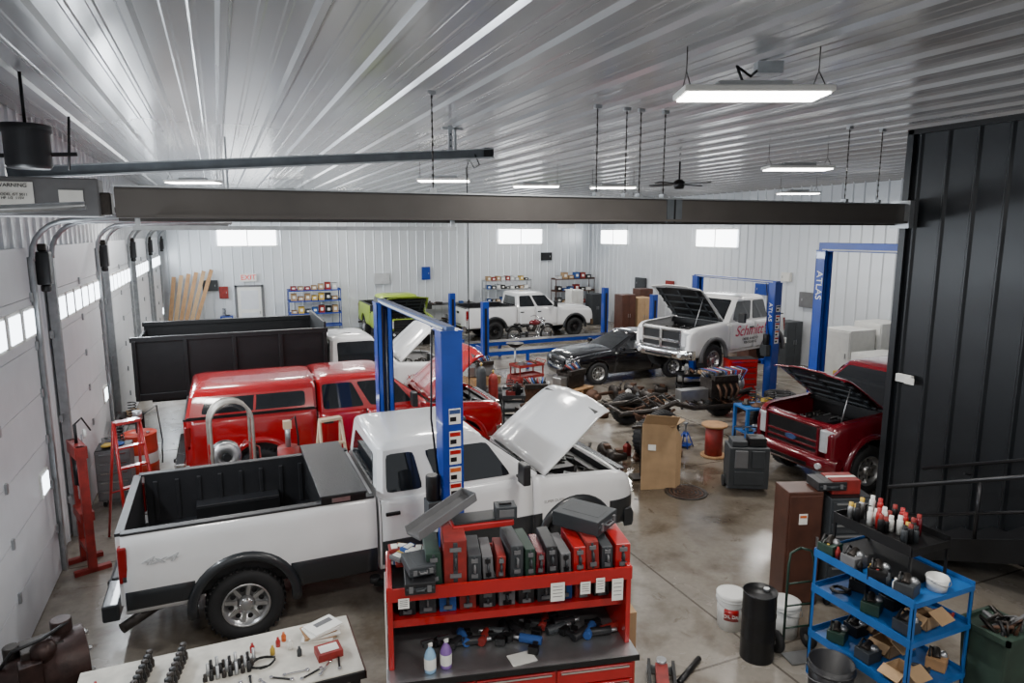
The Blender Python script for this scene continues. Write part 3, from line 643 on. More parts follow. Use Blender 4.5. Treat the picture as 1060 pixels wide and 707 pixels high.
# ============ generic objects ============
def bucket(label,loc,r=.15,h=.37,mt=WPL,lid=False,txt=None):
    T=thing('bucket',label,'bucket',loc,R.random()*6 if not txt else -.7)
    m=MB().lathe([(.001,0),(r*.87,0),(r,h),(r*.95,h),(r*.83,.02),(.001,.02)],mt,n=24).lathe([(r*1.0,h*.86),(r*1.06,h*.87),(r*1.06,h*.9),(r*1.0,h*.91)],mt,n=24)
    if lid: m.lathe([(r*1.05,h-.02),(r*1.05,h+.01),(r*.9,h+.015),(.001,h+.01)],mt,n=24)
    obj('pail',m,T)
    obj('bail_handle',MB().tube([((r*1.06)*math.cos(t),-(r*1.06)*math.sin(t)-.01,h*.87-r*.35*math.sin(t)) for t in [pi*i/12 for i in range(13)]],.004,STEEL,5),T)
    if txt:
        rs=[]
        for i in range(9):
            a=-pi/2-.5+i*.125; rs.append([(rr_*math.cos(a),rr_*math.sin(a),z) for rr_,z in ((r*.94,h*.35),(r*.99+.004,h*.35),(r*1.0+.004,h*.68),(r*.95,h*.68))])
        obj('pail_label',MB().loft(rs,TRED,True),T)
        text(T,txt,.05,(0,-r-.012,h*.5),(pi/2,0,0),WPL)
    return T
def drum(label,loc,r,h,mt,band=None):
    T=thing('drum',label,'drum',loc)
    pr=[(.001,0),(r,0),(r,.01)]
    for q in (.33,.66): pr+=[(r,h*q-.02),(r*1.03,h*q),(r,h*q+.02)]
    pr+=[(r,h-.02),(r*1.03,h),(r*.97,h),(r*.96,h-.02),(.001,h-.02)]
    obj('shell',MB().lathe(pr,mt,n=28),T); obj('bung_cap',MB().cyl((r*.5,0,h-.02),(r*.5,0,h+.01),.03,STEEL),T)
    if band: obj('drum_label',MB().lathe([(r*1.005,h*.4),(r*1.012,h*.41),(r*1.012,h*.6),(r*1.005,h*.61)],band,n=28),T)
    return T
def chest(label,loc,rz,w,d,h,mt,rows,cast=True,hm=CHROME):
    T=thing('tool_chest',label,'tool chest',loc,rz); z0=.12 if cast else 0
    obj('body',MB().bb(0,w,0,d,z0,h,mt),T,bevel=.01)
    obj('top_mat',MB().bb(.01,w-.01,.01,d-.01,h,h+.012,BLK),T)
    for r_ in range(rows):
        rh=(h-z0-.05)/rows; zb=z0+.02+r_*rh
        D=obj('drawer',MB().bb(.025,w-.025,-.018,0.004,zb+.008,zb+rh-.008,mt),T,bevel=.004)
        obj('drawer_handle',MB().bb(.06,w-.06,-.032,-.016,zb+rh-.035,zb+rh-.018,hm),D)
    if cast:
        for x in (.08,w-.08):
            for y in (.08,d-.08): obj('caster',MB().cyl((x-.02,y,.05),(x+.02,y,.05),.05,RUB).box(x,y,.1,.05,.06,.05,STEEL),T)
    return T
def rack(label,loc,rz,w,d,zs,mt,name='shelving_unit',lip=.04,cat='shelf'):
    T=thing(name,label,cat,loc,rz); top=max(zs)
    for x in (0,w):
        for y in (0,d):
            s=1 if x==0 else -1; q=1 if y==0 else -1
            obj('post',MB().bb(x,x+s*.035,y,y+q*.006,.0,top+.01,mt).bb(x,x+s*.006,y,y+q*.035,.0,top+.01,mt),T)
    for z in zs: obj('shelf',MB().bb(.005,w-.005,.005,d-.005,z-.012,z,mt).bb(.0,w,-.006,.0,z-.04,z+lip*.2,mt).bb(.0,w,d,d+.006,z-.04,z+lip,mt).bb(-.006,0,0,d,z-.04,z+lip,mt).bb(w,w+.006,0,d,z-.04,z+lip,mt),T)
    return T
def carton(label,loc,rz,w,d,h,mt=CARD,open_=False,grp=None):
    T=thing('cardboard_box',label,'box',loc,rz,group=grp)
    m=MB()
    if open_:
        m.bb(0,w,0,d,0,.01,mt).bb(0,.008,0,d,0,h,mt).bb(w-.008,w,0,d,0,h,mt).bb(0,w,0,.008,0,h,mt).bb(0,w,d-.008,d,0,h,mt)
        obj('box_body',m,T); 
        obj('flap',MB().box(w/2,-.06,h+.03,w,.14,.006,mt,(.5,0,0)),T)
        obj('flap',MB().box(-.04,d/2,h-.02,.1,d,.006,mt,(0,-.6,0)),T)
    else:
        obj('box_body',MB().bb(0,w,0,d,0,h,mt),T,bevel=.004); obj('tape_strip',MB().bb(0-.001,w+.001,d/2-.025,d/2+.025,h*.8,h+.002,PAPER),T)
    return T
SC={}
def spray(loc,mt,cap,grp='spray cans',r=.033,h=.17):
    k=(mt.name,cap.name,h)
    if k not in SC:
        SC[k]=(MB().lathe([(.001,0),(r,0),(r,h),(r*.7,h+.015),(.001,h+.015)],mt,n=14).mesh('spray_can'),MB().lathe([(r*.75,h+.01),(r*.72,h+.05),(.001,h+.052)],cap,n=12).mesh('cap'))
    T=obj('spray_can',SC[k][0],None,loc); T['label']='small aerosol spray can with plastic cap on the black tray'; T['category']='spray can'; T['group']=grp
    obj('cap',SC[k][1],T); return T
# ---- red tool cart ----
CX,CY,CR=.97,4.56,-.218
def cw(x,y,z): 
    c_,s_=math.cos(CR),math.sin(CR); return (CX+x*c_-y*s_,CY+x*s_+y*c_,z)
T=thing('tool_cart','large red tool cart with drawers, steel worktop and upper shelf','tool cart',(CX,CY,0),CR)
C=obj('cabinet',MB().bb(0,1.88,-.13,.6,.12,1.15,TRED),T,bevel=.01)
for c_ in range(3):
    for r_ in range(7):
        x0=.02+c_*.615; D=obj('drawer',MB().bb(x0,x0+.6,-.15,-.128,.16+r_*.138,.285+r_*.138,TRED),T,bevel=.004)
        obj('drawer_handle',MB().bb(x0+.03,x0+.57,-.168,-.148,.262+r_*.138,.276+r_*.138,CHROME),D)
obj('worktop',MB().bb(-.02,1.9,-.17,.6,1.15,1.18,STEEL).bb(-.02,1.9,-.175,-.165,1.14,1.19,BLK),T,bevel=.004)
for x in (0,1.84): obj('side_panel',MB().bb(x,x+.04,0,.6,1.18,1.84,TRED),T,bevel=.006)
obj('back_panel',MB().bb(.04,1.84,.57,.6,1.18,1.8,mat('dark_back',(.03,.025,.025),.7)),T)
obj('middle_shelf',MB().bb(.04,1.84,.12,.57,1.48,1.5,TRED).bb(.04,1.84,.1,.12,1.46,1.52,TRED),T)
obj('top_shelf',MB().bb(0,1.88,0,.6,1.77,1.79,BLK).bb(0,1.88,-.012,.006,1.73,1.83,TRED).bb(0,1.88,.594,.606,1.73,1.83,TRED).bb(-.006,.006,0,.6,1.73,1.83,TRED).bb(1.874,1.886,0,.6,1.73,1.83,TRED),T)
for x in (.1,1.78):
    for y in (0,.5): obj('caster',MB().cyl((x-.025,y,.06),(x+.025,y,.06),.06,RUB).box(x,y,.11,.08,.08,.03,STEEL),T)
obj('side_board',MB().box(-.012,.25,1.35,.012,.45,.75,WPL),T)
for i,(x,z,w,h) in enumerate(((1.28,1.69,.11,.15),(1.5,1.7,.08,.1),(1.62,1.71,.07,.12),(1.76,1.66,.09,.18),(.12,1.72,.08,.08))):
    m=MB().box(0,0,0,w,.003,h,PAPER)
    for q in range(4): m.box(0,-.002,h*(.3-q*.18),w*.7,.001,.004,DGREY)
    thing('note_paper','white paper note clipped to the front of the red cart shelf','paper',cw(x,-.022,z),CR,group='notes on the tool cart',mb=m)
def case(label,loc,rot,w,d,h,mt,grp='plastic tool cases on the cart'):
    T=thing('tool_case',label,'tool case',loc,group=grp,rot=rot)
    obj('shell',MB().box(0,0,h/2,w,d,h,mt).box(0,-d/2,h/2,w*.2,.012,h*.92,DGREY).box(0,0,h/2,w*1.04,d*.8,h*.5,mt),T,bevel=.014)
    obj('handle',MB().tube([(0,-d/2+.005,h*.36),(0,-d/2-.03,h*.38),(0,-d/2-.03,h*.62),(0,-d/2+.005,h*.64)],.009,DGREY if mt is not DGREY else MGREY,6),T)
    for z in (.2,.8): obj('latch',MB().box(0,-d/2-.006,h*z,w*.5,.014,.03,MGREY if mt is not MGREY else BLK),T)
    return T
cs=[(.11,.38,.25,DGREEN,'dark green'),(.17,.42,.34,RRED,'red'),(.1,.38,.2,DGREY,'dark grey'),(.08,.34,.18,MGREY,'grey'),(.07,.34,.17,RRED,'red'),(.1,.38,.25,DGREY,'charcoal'),(.08,.38,.22,DGREEN,'dark green'),(.07,.36,.17,MAROON,'maroon'),(.09,.38,.22,PLA,'black'),(.08,.36,.16,MGREY,'grey'),(.1,.38,.2,TRED,'red'),(.1,.38,.23,RRED,'red'),(.09,.36,.18,DGREY,'dark grey'),(.12,.4,.2,TRED,'red')]
x=.3
for i,(w,d_,h,mt,nm) in enumerate(cs):
    case('upright %s plastic tool case standing on the red cart shelf'%nm,cw(x+w/2,.26,1.792),((R.random()-.5)*.05,(R.random()-.5)*.12,CR+(R.random()-.5)*.12),w,d_,h,mt); x+=w+.018
case('flat black plastic tool case lying on the cart shelf end',cw(.13,.1,1.85),(0,pi/2,CR),.09,.34,.22,PLA)
case('flat grey tool case stacked on a black case',cw(.14,.12,1.945),(0,pi/2,CR+.2),.07,.28,.2,DGREY)
case('grey hard plastic tool case lying tilted across other cases',cw(1.5,.3,2.08),(.12,pi/2,CR+.9),.12,.42,.34,DGREY)
thing('metal_box','shallow red metal box lying behind the tool cases','box',cw(.75,.42,2.12),CR+.1,mb=MB().box(0,0,0,.5,.24,.05,TRED).box(0,0,.03,.46,.2,.02,BLK),bevel=.01)
thing('drip_tray','long grey metal tray leaning over the tool cases','tray',cw(.45,.42,2.18),mb=MB().box(0,0,0,.6,.16,.02,MGREY).box(0,.08,.03,.6,.01,.07,MGREY).box(0,-.08,.03,.6,.01,.07,MGREY).box(.3,0,.03,.01,.16,.07,MGREY),rot=(0,-.25,CR+.6))
thing('battery_charger','small dark grey charger box on top of the cases','charger',cw(.95,.4,2.2),CR,mb=MB().box(0,0,0,.17,.14,.1,DGREY).box(0,-.072,0,.12,.006,.06,MGREY).box(0,0,.055,.1,.03,.02,BLK),bevel=.015)
for i in range(16):
    thing('parts_packet','small blister packet of parts piled on the cart shelf','packet',cw(.04+.035*(i%8)+R.random()*.03,.36+R.random()*.18,1.82+.035*(i//4)),R.random()*3,group='small parts packets on the cart',mb=MB().box(0,0,0,.12,.09,.03,[BUM,WPL,RRED,MGREY,CARD,YEL][i%6]).box(0,0,.018,.08,.05,.01,PAPER),bevel=.005)
for i in range(11):
    x=.15+i*.155; mt=[PLA,DGREY,BUM,RRED,PLA,MGREY][i%6]
    case('dark plastic tool case stored on the middle shelf of the cart',cw(x,.33,1.502),(0,0,CR),.13,.3,.1+.12*R.random(),mt,'cases on the middle shelf')
for i in range(16):
    x=.5+i*.085
    thing('power_tool','dark handheld power tool lying on the steel worktop','power tool',cw(x,.12+.3*R.random(),1.182),CR+R.random()*3,group='tools on the steel worktop',mb=MB().cyl((-.1,0,.04),(.08,0,.04),.035,[PLA,BUM,PLA,RRED,DGREY,PLA][i%6]).cyl((.08,0,.04),(.13,0,.04),.016,STEEL).box(-.06,.06,.035,.04,.12,.035,PLA).box(-.06,.12,.035,.08,.05,.06,BLK),bevel=.005)
def bottle(loc,mt,lab):
    T=thing('spray_bottle',lab,'spray bottle',loc)
    obj('bottle_body',MB().lathe([(.001,0),(.042,0),(.044,.02),(.044,.13),(.03,.17),(.014,.19),(.014,.21),(.001,.21)],mt,n=16),T)
    obj('trigger_head',MB().box(0,0,.225,.03,.05,.03,WPL).box(-.02,0,.245,.09,.028,.025,PLA).box(-.05,0,.22,.012,.015,.04,PLA),T,bevel=.004)
    obj('bottle_label',MB().lathe([(.0445,.03),(.0455,.035),(.0455,.11),(.0445,.115)],PAPER,n=16),T)
bottle(cw(.3,-.06,1.182),mat('blue_fluid_bottle',(.3,.5,.7),.3),'clear blue spray bottle on the steel worktop')
bottle(cw(.42,-.03,1.182),mat('purple_fluid_bottle',(.25,.13,.4),.3),'purple spray bottle on the steel worktop')
thing('paper_sheet','white sheet of paper lying on the steel worktop','paper',cw(1.0,-.04,1.184),CR+.2,mb=MB().box(0,0,0,.2,.14,.003,PAPER))
# ---- cream bench ----
T=thing('workbench','white and cream topped workbench with dark edge holding tools','workbench',(0,0,0))
obj('bench_top',MB().bb(-1.2,.85,4.92,5.75,.955,1.0,CREAM),T,bevel=.006)
obj('edge_trim',MB().bb(-1.21,.86,4.9,4.92,.93,.99,BLK).bb(.85,.865,4.9,5.76,.93,.99,BROWN),T)
for x in (-1.15,.78):
    for y in (4.97,5.68): obj('leg',MB().bb(x-.04,x+.04,y-.04,y+.04,0,.955,BLK),T)
obj('lower_shelf',MB().bb(-1.15,.8,4.97,5.7,.3,.33,BROWN),T)
for x0 in (-.82,-.58):
    for i in range(11):
        thing('fuel_injector','short dark cylindrical injector standing in a row on the bench','engine part',(x0+.012*i,5.0+i*.062,1.0),group='injectors in rows on the bench',mb=MB().lathe([(.001,0),(.03,0),(.03,.05),(.02,.06),(.02,.11),(.026,.115),(.026,.135),(.001,.135)],BLK if i%2 else GRIME,n=10))
for i in range(24):
    thing('brass_fitting','small metal fitting standing on the cream bench top','fitting',(-.3+(i%8)*.045+.02*(i//8),5.25+(i//8)*.07,1.0),group='metal fittings on the bench',mb=MB().lathe([(.001,0),(.018,0),(.018,.03),(.012,.035),(.012,.06+.02*(i%3)),(.001,.06+.02*(i%3))],[GRIME,BLK,STEEL][i%3],n=8))
for i in range(6):
    thing('magazine','worn printed booklet lying in a stack on the bench','magazine',(.58+.02*(i%3),5.52+.015*(i%2),1.008+.014*i),.15*(i-2),group='booklets on the bench',mb=MB().box(0,0,0,.26,.2,.012,[PAPER,CARD,PAPER,WOOD,PAPER,PAPER][i]).box(.02,.03,.0065,.16,.06,.001,[RRED,BUM,MGREY][i%3]))
thing('parts_box','flat red and white parts box on the bench','box',(.62,5.22,1.03),.1,mb=MB().box(0,0,0,.2,.16,.06,RRED).box(0,0,.031,.15,.1,.004,PAPER),bevel=.004)
for i,(x,y,mt) in enumerate(((.25,5.5,TRED),(.3,5.56,ORANGE),(.2,5.4,YEL),(.34,5.42,PAPER),(.05,5.5,TRED),(.4,5.3,DGREY),(-1.05,5.45,TRED))):
    thing('small_bottle','small coloured bottle standing on the bench','bottle',(x,y,1.0),group='small bottles on the bench',mb=MB().lathe([(.001,0),(.02,0),(.02,.05),(.01,.065),(.01,.08),(.001,.08)],mt,n=10))
thing('cable_coil','black cable coiled loosely on the bench','cable',(.12,5.3,1.008),mb=MB().tube([((.09+.015*math.sin(i))*math.cos(i*.5),(.07)*math.sin(i*.5),.002*(i%9)) for i in range(46)],.006,BLK,5))
for i in range(9):
    thing('wrench','steel wrench lying on the cream bench','wrench',(-.2+.11*i,5.02+.03*(i%3),1.006),.6+.5*i,group='wrenches on the bench',mb=MB().box(0,0,0,.16,.015,.008,CHROME if i%2 else BLK).cyl((-.085,0,-.004),(-.085,0,.006),.017,CHROME,n=8).cyl((.085,0,-.004),(.085,0,.006),.015,CHROME,n=8))
E=thing('transmission','dark greasy gearbox on a low stand beside the cream bench','transmission',(-1.55,6.25,.8),.3)
HB=mat('greasy_brown',(.04,.02,.017),.45,.4,.5,12,bump=.5)
e=MB().lathe([(.001,-.42),(.1,-.42),(.14,-.25),(.17,-.22),(.18,-.1),(.26,.06),(.28,.1),(.28,.3),(.001,.3)],HB,ax='x',n=22).box(0,0,.18,.3,.24,.16,GRIME).box(-.1,-.16,.1,.16,.14,.2,HB).cyl((.15,.05,.2),(.15,.05,.38),.08,HB).cyl((-.2,.08,.1),(-.2,.08,.26),.06,GRIME).sph((.0,-.1,.22),.1,HB)
for i in range(8): e.cyl((.3,.22*math.cos(i*.8),.22*math.sin(i*.8)),(.33,.22*math.cos(i*.8),.22*math.sin(i*.8)),.02,STEEL,n=6)
e.tube([(-.3,0,.12),(-.2,-.1,.3),(0,-.12,.34),(.2,0,.36)],.018,BLK,6)
obj('housing',e,E,bevel=.01)
obj('stand',MB().box(0,0,-.3,.6,.4,.04,BLK).box(-.25,0,-.555,.05,.35,.48,BLK).box(.25,0,-.555,.05,.35,.48,BLK),E)
# ---- blue cart ----
rack('blue painted steel utility cart with three deep shelves',(5.2,3.5,0),0,.78,1.05,(1.3,.93,.45),BLUE2,name='utility_cart',cat='cart')
TT=thing('parts_tray','black two-level steel tray standing on the blue cart','tray',(5.42,3.72,1.302))
obj('tray_top',MB().bb(0,.5,0,.82,.3,.32,BLK).bb(-.01,0,0,.82,.28,.38,BLK).bb(.5,.51,0,.82,.28,.38,BLK).bb(0,.5,-.01,0,.28,.35,BLK).bb(0,.5,.82,.83,.28,.38,BLK),TT)
obj('tray_bottom',MB().bb(0,.5,0,.82,.0,.02,BLK),TT)
for x in (0,.48):
    for y in (0,.8): obj('leg',MB().bb(x,x+.02,y,y+.02,0,.3,BLK),TT)
for x,y in [(5.5+.075*a+.015*R.random(),3.78+.082*b_) for b_ in range(9) for a in range(5)]:
    if R.random()<.4: continue
    mt,cp=[(MAROON,RRED),(WPL,WPL),(DGREY,BLK),(TRED,TRED),(STEEL,YEL),(BLK,RRED),(BLK,BLK)][R.randrange(7)]
    spray((x,y,1.624),mt,cp,r=.028,h=[.1,.13,.15][R.randrange(3)])
bucket('white plastic pail resting on the blue cart corner',(5.62,3.6,1.302),.09,.12,WPL)
for i in range(22):
    lv=[.935,.455,1.305][0 if i<9 else (1 if i<18 else 2)]
    q=i%9; x=5.33+.24*(q%3)+.03*R.random(); y=3.65+.33*(q//3)+.03*R.random()
    if lv>1.3: x,y=5.3,3.65+.27*(i-18)
    if lv<1.3 and i%4==1: carton('open cardboard box of parts on the blue cart shelf',(x-.08,y-.1,lv),.1*(i%3),.2,.2,.12,open_=True,grp='boxes on the blue cart')
    elif lv<1.3 and i%4==2: thing('cable_coil','coil of black hose lying on the blue cart shelf','hose',(x,y,lv+.02),group='hose coils on the blue cart',mb=MB().tube([((.08+.02*math.sin(j*1.3))*math.cos(j*.5),(.08)*math.sin(j*.5),.004*(j%12)) for j in range(50)],.012,[BLK,DGREY,RRED][i%3],5))
    else: thing('parts_bin','small dark bin of greasy parts on the blue cart','bin',(x,y,lv+.055),.15*(i%4),group='bins on the blue cart',mb=MB().box(0,0,0,.17,.16,.11,[DGREY,BLK,MGREY,DGREEN,PLA,WOOD][i%6]).cyl((-.05,0,.05),(.05,.02,.09),.035,GRIME).sph((.03,-.04,.06),.04,STEEL).tube([(-.07,.05,.06),(0,.06,.12),(.07,.03,.06)],.012,BLK,6),bevel=.008)
for i in range(9):
    thing('oil_bottle','small bottle standing on the blue cart top','bottle',(5.25+.03*(i%2),3.72+.09*i,1.302),group='bottles on the blue cart',mb=MB().lathe([(.001,0),(.026,0),(.026,.08),(.012,.1),(.012,.12),(.001,.12)],[WPL,DGREY,RRED,YEL,BLK][i%5],n=10))
bucket('large black plastic tub beside the blue cart',(4.95,4.05,0),.2,.5,PLA)
T=thing('waste_bin','dull green plastic bin of scrap parts beside the blue cart','bin',(6.25,3.42,0)); obj('bin_body',MB().loft([[(-.17,-.17,0),(.17,-.17,0),(.17,.17,0),(-.17,.17,0)],[(-.21,-.21,.9),(.21,-.21,.9),(.21,.21,.9),(-.21,.21,.9)]],GREEN),T,bevel=.03); obj('bin_rim',MB().bb(-.23,.23,-.23,-.2,.87,.92,GREEN).bb(-.23,.23,.2,.23,.87,.92,GREEN).bb(-.23,-.2,-.23,.23,.87,.92,GREEN).bb(.2,.23,-.23,.23,.87,.92,GREEN),T)
m=MB()
for i in range(14): m.tube([(-.16+.3*R.random(),-.16+.3*R.random(),.88),(-.16+.3*R.random(),-.16+.3*R.random(),.96+.1*R.random()),(-.16+.3*R.random(),-.16+.3*R.random(),.88)],.02,[GRIME,BLK,RUST,MGREY][i%4],6)
obj('scrap',m,T)
# ---- brown cabinet + grey chest ----
T=thing('steel_cabinet','tall rust-brown steel cabinet with a worn front','cabinet',(5.9,5.58,0),-.35)
obj('body',MB().bb(0,.42,0,.36,0,1.42,BROWN),T,bevel=.01); D=obj('cabinet_door',MB().bb(.02,.40,-.02,0,.05,1.38,BROWN),T,bevel=.006); obj('door_handle',MB().box(.36,-.035,.8,.02,.03,.15,STEEL),D)
chest('dark grey tool chest with narrow drawers beside the brown cabinet',(6.32,5.35,.0),-.35,.5,.42,1.36,DGREY,9,hm=STEEL)
thing('sticker','white worn warning sticker on the brown cabinet','sticker',(6.06,5.495,1.1),-.35,mb=MB().box(0,0,0,.1,.003,.13,PAPER).box(0,-.003,.03,.08,.002,.03,ORANGE))
carton('worn red-brown wooden box on the grey chest',(6.4,5.42,1.375),-.35,.34,.28,.17,RRED)
case('black plastic tool case lying on the brown cabinet',(6.28,5.6,1.48),(0,pi/2,-.35),.1,.3,.34,PLA,'cases by the grey chest')
case('black plastic tool case standing on the floor by the chest',(6.72,4.9,0),(0,0,-.6),.15,.45,.4,PLA,'cases by the grey chest')
case('dark grey tool case standing on the floor by the chest',(7.05,5.0,0),(0,0,-.5),.14,.42,.36,DGREY,'cases by the grey chest')
bucket('white plastic pail with lid and red printed label on the floor',(5.06,5.5,0),.16,.4,WPL,lid=True,txt='OIL DRI')
bucket('white plastic pail behind the hand truck',(5.5,5.15,0),.16,.38,WPL,lid=True)
drum('narrow black steel oil drum standing on the floor',(4.93,4.95,0),.17,.74,BLK,None)
T=thing('hand_truck','dark green two-wheel hand truck standing upright','hand truck',(5.35,4.83,0),-.2)
f=MB()
for s in (-1,1): f.tube([(s*.15,0,.05),(s*.15,0,1.0),(s*.12,.02,1.13),(0,.03,1.17)],.014,DGREEN,6)
for z in (.3,.55,.8): f.cyl((-.15,0,z),(.15,0,z),.01,DGREEN,n=6)
obj('frame',f,T); obj('toe_plate',MB().bb(-.17,.17,-.2,0,.01,.02,STEEL),T)
for s in (-1,1): obj('wheel',MB().lathe([(.03,-.03),(.11,-.03),(.12,0),(.11,.03),(.03,.03)],RUB,(s*.19,.06,.12),'x',16,True).cyl((s*.16,.06,.12),(s*.22,.06,.12),.035,STEEL),T)
carton('tall brown cardboard box beside the red tool cart',(2.95,4.5,0),-.2,.14,.4,1.2)
thing('floor_jack','low dark floor jack with a long handle near the tool cart','floor jack',(3.7,4.9,0),1.0,mb=MB().box(0,-.12,.09,.55,.03,.1,BLK).box(0,.12,.09,.55,.03,.1,BLK).cyl((-.22,-.16,.05),(-.22,.16,.05),.05,STEEL).cyl((.25,-.14,.04),(.25,.14,.04),.04,STEEL).cyl((.22,0,.12),(.22,0,.18),.05,STEEL).box(0,0,.12,.4,.12,.06,RRED).tube([(-.2,0,.12),(-.6,.1,.35),(-.9,.2,.55)],.02,BLK,6))
for i,(x,y,a) in enumerate(((4.1,5.0,.5),(4.0,4.6,2.2))):
    thing('steel_pipe','black steel tube lying on the floor','pipe',(x,y,.03),a,group='tubes on the floor',mb=MB().cyl((-.25,0,0),(.25,0,0),.03,BLK))
T=thing('floor_drain','round cast-iron floor drain grate set in the concrete','drain',(7.1,8.95,.002)); obj('frame_ring',MB().lathe([(.36,0),(.36,.012),(.31,.014),(.31,0)],GRIME,n=32),T)
g_=MB().lathe([(.001,.002),(.31,.002)],BLK,n=32)
for r in (.08,.15,.22,.29): g_.lathe([(r,.003),(r,.012),(r-.025,.012),(r-.025,.003)],RUST,n=28)
for i in range(6): g_.box(.15*math.cos(i*pi/3),.15*math.sin(i*pi/3),.009,.3,.02,.006,RUST,(0,0,i*pi/3))
obj('grate',g_,T)
T=thing('cardboard_box','large flattened cardboard sheet with folded flaps leaning on the floor','box',(6.45,9.35,.0),rot=(-.3,.1,-.3))
obj('box_body',MB().bb(0,.62,0,.012,.0,1.15,CARD).bb(.0,.62,.012,.02,.02,1.12,CARD),T)
obj('flap',MB().box(.31,-.09,1.22,.6,.22,.01,CARD,(-.7,0,0)),T)
obj('flap',MB().prism([(0,0),(.16,.05),(.2,.95),(.0,1.1)],'y',0,.01,CARD),T,(.62,.0,.0),(0,0,.7))
obj('flap',MB().box(.6,.14,1.22,.4,.26,.01,CARD,(.3,-.4,.6)),T)
thing('paper_sheet','white shipping paper stuck on the cardboard','paper',(6.72,9.44,.7),rot=(-.3,.1,-.3),mb=MB().box(0,0,0,.14,.003,.1,PAPER))
thing('cardboard_support','grey steel stand holding up the cardboard sheet','stand',(6.8,9.85,0),-.3,mb=MB().box(0,0,.02,.4,.3,.03,GRIME).box(0,0,.5,.06,.06,.95,GRIME).box(0,0,.95,.4,.05,.05,GRIME))
T=thing('rolling_tool_case','dark grey plastic rolling service case with moulded front','rolling case',(7.75,8.65,0),-.5)
obj('case_body',MB().bb(0,.66,0,.45,.08,.8,DGREY).bb(.08,.3,-.03,0,.45,.76,MGREY).bb(.36,.58,-.03,0,.45,.76,DGREY).bb(.08,.58,-.03,0,.15,.4,DGREY).bb(.05,.3,.05,.4,.8,.9,DGREY).bb(.33,.62,.08,.36,.8,.95,BLK),T,bevel=.04)
obj('handle',MB().tube([(.15,.4,.85),(.15,.42,1.05),(.52,.42,1.05),(.52,.4,.85)],.015,BLK,6),T)
for x in (.0,.66): obj('wheel',MB().cyl((x-.03,.35,.1),(x+.03,.35,.1),.1,RUB),T)
T=thing('wooden_spool','red cylindrical spool with round wooden top','spool',(8.8,10.3,0)); obj('core',MB().cyl((0,0,.03),(0,0,.62),.17,RRED,n=20),T)
obj('spool_top',MB().cyl((0,0,.62),(0,0,.66),.25,WOOD,n=24),T); obj('spool_base',MB().cyl((0,0,0),(0,0,.04),.25,WOOD,n=24),T)
def chassis(loc,rz,lab):
    T=thing('truck_chassis',lab,'vehicle chassis',loc,rz)
    f=MB()
    for s in (-1,1): f.tube([(-.3,s*.4,.6),(.6,s*.42,.62),(1.0,s*.42,.75),(1.5,s*.42,.6),(3.0,s*.45,.58),(3.6,s*.4,.7)],.06,GRIME,6)
    for x in (-.2,.9,1.8,2.8,3.5): f.cyl((x,-.42,.6),(x,.42,.6),.04,GRIME,n=8)
    obj('frame_rails',f,T)
    for xx in (.5,3.0): obj('axle',MB().cyl((xx,-.8,.38),(xx,.8,.38),.05,RUST).sph((xx,.1,.38),.15,RUST),T)
    for xx in (.5,3.0):
        for s in (-1,1):
            wheel(T,xx,s*.8,.36,.24,s,GRIME)
            obj('leaf_spring',MB().tube([(xx-.5,s*.45,.62),(xx-.25,s*.45,.48),(xx,s*.45,.43),(xx+.25,s*.45,.48),(xx+.5,s*.45,.62)],.03,RUST,6),T)
    e=MB().box(2.4,0,.95,.7,.45,.4,GRIME).box(2.4,.2,1.17,.6,.15,.12,STEEL).box(2.4,-.2,1.17,.6,.15,.12,GRIME).cyl((2.8,0,1.0),(2.95,0,1.0),.18,STEEL).box(1.7,0,.8,.7,.25,.25,ALU).cyl((2.3,0,1.15),(2.3,0,1.28),.16,BLK)
    for i in range(4): e.tube([(2.15+.16*i,-.3,1.05),(2.15+.16*i,-.42,.95),(2.2+.12*i,-.4,.75)],.03,RUST,6)
    for i in range(14): e.tube([(2.1+.06*i,.1,1.15),(2.0+.08*i,.25,1.32),(2.15+.07*i,-.1,1.3),(2.2+.05*i,-.2,1.1)],.014,[BLK,BUM,RRED,STEEL][i%4],5)
    for i in range(10): e.tube([(.2+.2*i,.3,.65),(.4+.2*i,.1,.8),(.5+.2*i,-.2,.66)],.02,[BLK,GRIME,RUST][i%3],5)
    e.cyl((.6,.05,.45),(1.5,.02,.7),.05,STEEL)
    obj('engine',e,T)
chassis((7.9,12.2,0),-.1,'bare rusty vehicle chassis with axles, engine and wheels')
chest('red rolling tool chest with chrome drawer pulls near the lift',(11.75,13.3,0),-.3,.75,.42,1.2,TRED,7)
def clutterbench(label,loc,rz,w,d,h,mt,n,seed,short):
    T=thing('workbench',label,'workbench',loc,rz); obj('bench_top',MB().bb(0,w,0,d,h-.04,h,mt),T,bevel=.004)
    for x in (.03,w-.03):
        for y in (.03,d-.03): obj('leg',MB().bb(x-.03,x+.03,y-.03,y+.03,0,h-.04,mt),T)
    obj('lower_shelf',MB().bb(.02,w-.02,.02,d-.02,.25,.28,mt),T)
    scatter(loc,rz,w,d,h,n,seed,short,True)
    return T
